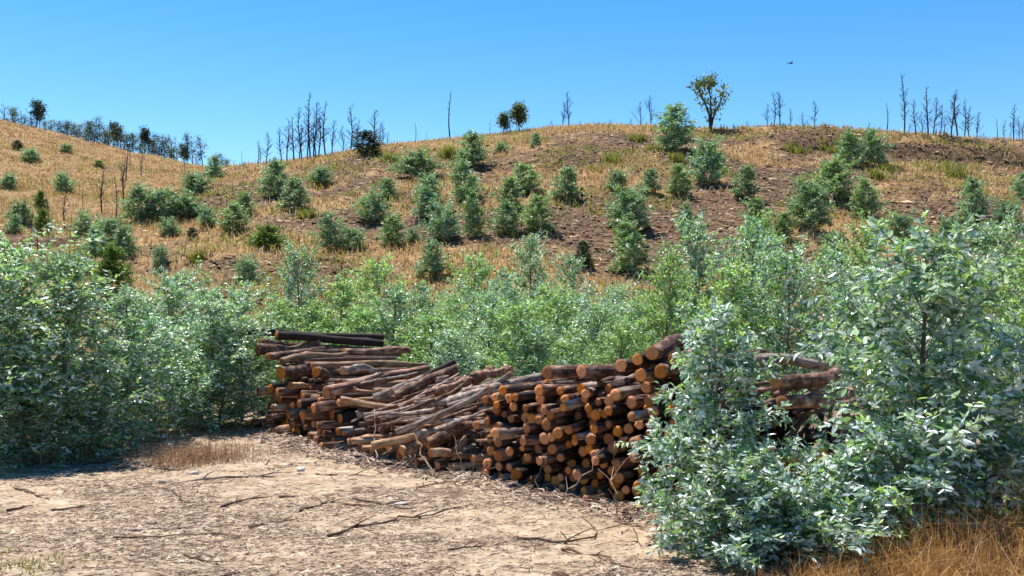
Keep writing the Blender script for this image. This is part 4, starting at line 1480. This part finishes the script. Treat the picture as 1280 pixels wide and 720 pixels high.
DEAD += [(352, 160, 207, 't', 'thin feathery'), (359, 150, 206, 't', 'slim feathery'), (398, 140, 204, 't', 'half-height bare'), (415, 150, 201, 't', 'low feathery'), (428, 158, 199, 's', 'twiggy'), (448, 150, 195, 't', 'thin feathery'), (478, 152, 190, 't', 'thin feathery'),
         (960, 130, 173, 't', 'thin feathery'), (1003, 140, 178, 's', 'twiggy'), (1145, 125, 191, 't', 'thin feathery'), (1152, 140, 192, 's', 'twiggy'), (1176, 132, 193, 't', 'slim feathery'), (1205, 126, 195, 't', 'slim feathery'), (1221, 140, 196, 't', 'thin feathery'), (1256, 150, 199, 't', 'thin feathery'), (1273, 146, 200, 't', 'thin feathery')]
_ex = []
for _q, (px, a, b, kd, look) in enumerate(DEAD):
    if kd == 't' and _q % 3 != 1:
        _d = 7 if _q % 2 else -8
        _ex.append((px + _d, int(b - (b - a) * (.55 + .09 * (_q % 4))), b, 't' if _q % 4 else 's', 'smaller bare'))
DEAD += [_e for _e in _ex if all(abs(_e[0] - d_[0]) > 2 for d_ in DEAD)]
for i, (px, a, b, kd, look) in enumerate(sorted(DEAD)):
    vs = {'p': DPOLE, 't': DT, 's': DSPREAD}[kd]
    tm, cm, H, _ = vs[i % len(vs)]
    Y = crest_y(px) + .3
    X = (px - 640) / F * Y
    z = hz(X, Y) - .1
    ztop = CAMZ + (HOR - a) / F * Y
    h = max(.6, ztop - z)
    e = empty('burnt_tree', (X, Y, z), i * 1.7, '%s burnt tree on the main skyline, %s from the left' % (look, ORD[i]), 'tree', 'bare burnt trees on the main skyline')
    e.scale = (h / H * (1.25 if h < 3 else 1.05), h / H * (1.25 if h < 3 else 1.05), h / H)
    if look.startswith('leaning'):
        e.rotation_euler[1] = .1
    obj('trunk', tm, e)
    obj('crown', cm, e)
# burnt poles standing on the left hill
LP = [(40, 262, 300), (59, 238, 290), (81, 236, 285), (104, 234, 266), (128, 208, 268), (144, 214, 276), (153, 205, 256), (158, 174, 225), (163, 178, 208), (177, 190, 224), (230, 194, 222), (155, 196, 250), (88, 262, 296), (45, 272, 322)]
LP.sort()
for i, (px, a, b) in enumerate(LP):
    tm, cm, H, _ = DPOLE[i % 2] if i % 3 else DT[2]
    Y = ray_ground(px, b, 18) or crest_y(px)
    X = (px - 640) / F * Y
    h = (b - a) / F * Y
    e = empty('burnt_pole', (X, Y, hz(X, Y) - .1), i * 2.1, 'thin charred trunk standing on the left hill, %s from the left' % ORD[i], 'tree', 'charred trunks on the left hill')
    e.scale = (h / H * 1.15, h / H * 1.15, h / H)
    obj('trunk', tm, e)
    obj('crown', cm, e)


# ------------------------------------------------------------------ leafy trees on the skylines
def crown_on(tips, leaf, per, seed, mat, name, spread=.25, upper=0.0):
    g = np.random.default_rng(seed)
    B = np.concatenate([t[-2:] for t in tips])
    if upper > 0:
        B = B[B[:, 2] > upper]
    p = np.repeat(B, per, axis=0) + g.normal(0, spread, (len(B) * per, 3))
    N = len(p)
    fr = leaf_frames(p, g.normal(size=(N, 3)) + np.array([0, 0, -.3]), g.normal(size=(N, 3)) + np.array([0, 0, .5]), leaf * g.uniform(.6, 1.3, N))
    return leaves_mesh(name, fr, g.beta(1.5, 1.8, N), LEAF4, mat)


RT = []
for i in range(4):
    tm, cm, H, tips = dead_tree(6, 960 + i, 14, .33, low=.3, e=(20, 60))
    RT.append((tm, cm, crown_on(tips, .24, 3, 970 + i, M_OLIVE if i % 2 else M_DARK, 'foliage', .28), crown_on([t for t in tips if t[-1][2] > 4.0], .34, 10, 980 + i, M_DARK, 'foliage', .3), H))
RIDGE = [(3, 132), (14, 134), (24, 136), (46, 131), (38, 142), (58, 150), (66, 148), (74, 151), (82, 150), (92, 153), (100, 153), (107, 154), (116, 156), (124, 152), (131, 162), (143, 158), (152, 165), (161, 162), (168, 170), (176, 168),
         (182, 166), (190, 172), (198, 170), (205, 170), (212, 174), (220, 174), (228, 180), (233, 168), (240, 176), (252, 172), (262, 196), (274, 196), (286, 198), (294, 202), (136, 164), (86, 156), (30, 146), (110, 158), (200, 178), (216, 182)]
RIDGE += [(px_ + 4, a_ + 5) for px_, a_ in RIDGE if px_ % 3 != 0][:19]
RIDGE.sort()
for i, (px, a) in enumerate(RIDGE):
    tm, cm, f1, f2, H = RT[i % 4]
    Y = crest_y(px, 80, 130) + 3.0 + (i % 4) * 1.1
    X = (px - 640) / F * Y
    z = hz(X, Y) - .2
    h = max(2.0, (CAMZ + (HOR - a + 3 - ((i * 37) % 8)) / F * Y - z) * .98)
    full = px in (46, 143, 182, 228)
    bare = (i * 7) % 5 < 2 and not full
    look = 'umbrella-crowned green' if full else ('bare twiggy' if bare else 'dark thin-crowned')
    lab = '%s tree on the left ridge skyline, %s from the left' % (look, ORD[i])
    e = empty('ridge_tree', (X, Y, z), i * 1.3, lab, 'tree', 'trees along the left skyline')
    wsc = h / H * (1.6 if h < 3.5 else 1.1)
    e.scale = (wsc, wsc, h / H)
    obj('trunk', tm, e)
    obj('crown', cm, e)
    if not bare:
        obj('foliage', f2 if full else f1, e)
# two bushy little trees and the open-crowned leafy tree on the main skyline
tm, cm, H, tips = dead_tree(3, 1001, 12, .30, low=.35, e=(40, 75))
fb = crown_on(tips, .26, 9, 1002, M_OLIVE, 'foliage', .26, 1.0)
fg = crown_on(tips, .24, 10, 1003, M_OLIVE, 'foliage', .26, 1.3)
for px, a, b, ff, lab in ((631, 143, 178, fb, 'small dark bushy tree at the crest left of the round-headed one'), (650, 131, 166, fg, 'small round-headed bushy tree on a short trunk at the crest')):
    Y = crest_y(px)
    X = (px - 640) / F * Y
    z = hz(X, Y) - .1
    h = CAMZ + (HOR - a) / F * Y - z
    e = empty('crest_tree', (X, Y, z), 0.7, lab, 'tree', 'leafy trees at the crest of the main hill')
    e.scale = (h / H * 1.25, h / H * 1.25, h / H * .92)
    obj('trunk', tm, e)
    obj('crown', cm, e)
    obj('foliage', ff, e)
# open V-crowned tree: three leafy limbs from one foot
Y = crest_y(888)
X = (888 - 640) / F * Y
z = hz(X, Y) - .1
e = empty('leafy_tree', (X, Y, z), 0, 'leafy tree with an open V-shaped crown standing alone on the hill crest', 'tree')
k_ = Y / F
tr = Acc()
limbs = [[(0, 0), (-2, 22), (-10, 40), (-17, 55), (-16, 60)], [(0, 0), (1, 22), (0, 40), (-2, 58), (1, 66)], [(0, 0), (4, 18), (10, 30), (16, 44), (19, 53)]]
pts_leaf = []
g = np.random.default_rng(77)
for li, L in enumerate(limbs):
    Pp = np.array([(x_ * k_, (li - 1) * .25 * (j / 4), y_ * k_) for j, (x_, y_) in enumerate(L)])
    q = np.linspace(0, 4, 14)
    S = np.stack([np.interp(q, np.arange(5), Pp[:, c_]) for c_ in range(3)], 1)
    tr.tube(S, np.linspace(.075, .015, 14), 6, .5)
    for j in range(3, 14):
        n_ = 16 if j > 5 else 8
        if li == 1 and 6 < j < 10:
            n_ = 5
        pts_leaf.append(S[j] + g.normal(0, .11 + .009 * j, (n_, 3)))
    if li == 1:
        pts_leaf.append(S[-1] + np.array([-.15, 0, -.25]) + g.normal(0, .25, (120, 3)))
    if li == 0:
        pts_leaf.append(S[-1] + np.array([0.1, 0, -.1]) + g.normal(0, .17, (40, 3)))
obj('trunk', tr.mesh('trunk', M_BURNT), e)
pl_ = np.concatenate(pts_leaf)
N = len(pl_)
fr = leaf_frames(pl_, g.normal(size=(N, 3)) + np.array([0, 0, -.6]), g.normal(size=(N, 3)), .26 * g.uniform(.6, 1.3, N))
obj('crown', leaves_mesh('crown', fr, g.beta(1.6, 1.4, N), LEAF4, M_OLIVE), e)

# ------------------------------------------------------------------ the bird
bp = P3(988, 79, 60)
bird = empty('bird', bp, R(20), 'small dark bird gliding in the sky above the right of the hill', 'bird')
prof = [(-.17, .004), (-.12, .022), (-.04, .042), (.05, .04), (.11, .03), (.15, .026), (.18, .012), (.205, .002)]
a = Acc()
a.tube([(x_, 0, 0.01 * math.sin(x_ * 8)) for x_, _ in prof], [r_ for _, r_ in prof], 8, .4)
obj('body', a.mesh('body', M_BIRD), bird)
for sgn in (-1, 1):
    st = [(0, .10, .01), (.35, .11, .05), (.7, .075, .06), (1.0, .015, .03)]
    V = []
    for (u, ch, zz) in st:
        y_ = sgn * (.03 + .26 * u)
        x0 = .09 - .10 * u ** 2
        V += [(x0, y_, zz), (x0 - ch * .5, y_, zz + .012), (x0 - ch, y_, zz), (x0 - ch * .5, y_, zz - .006)]
    Fq = []
    for i in range(3):
        for j in range(4):
            Fq.append((i * 4 + j, i * 4 + (j + 1) % 4, i * 4 + 4 + (j + 1) % 4, i * 4 + 4 + j))
    obj('wing', mesh_np('wing', np.array(V), np.array(Fq), M_BIRD, np.full(16, .3)), bird)
V = [(-.15, -.012, .0), (-.15, .012, 0), (-.27, .045, 0), (-.27, -.045, 0), (-.15, -.012, .008), (-.15, .012, .008), (-.27, .045, .006), (-.27, -.045, .006)]
Fq = [(0, 1, 2, 3), (4, 7, 6, 5), (0, 4, 5, 1), (1, 5, 6, 2), (2, 6, 7, 3), (3, 7, 4, 0)]
obj('tail', mesh_np('tail', np.array(V), np.array(Fq), M_BIRD, np.full(8, .2)), bird)
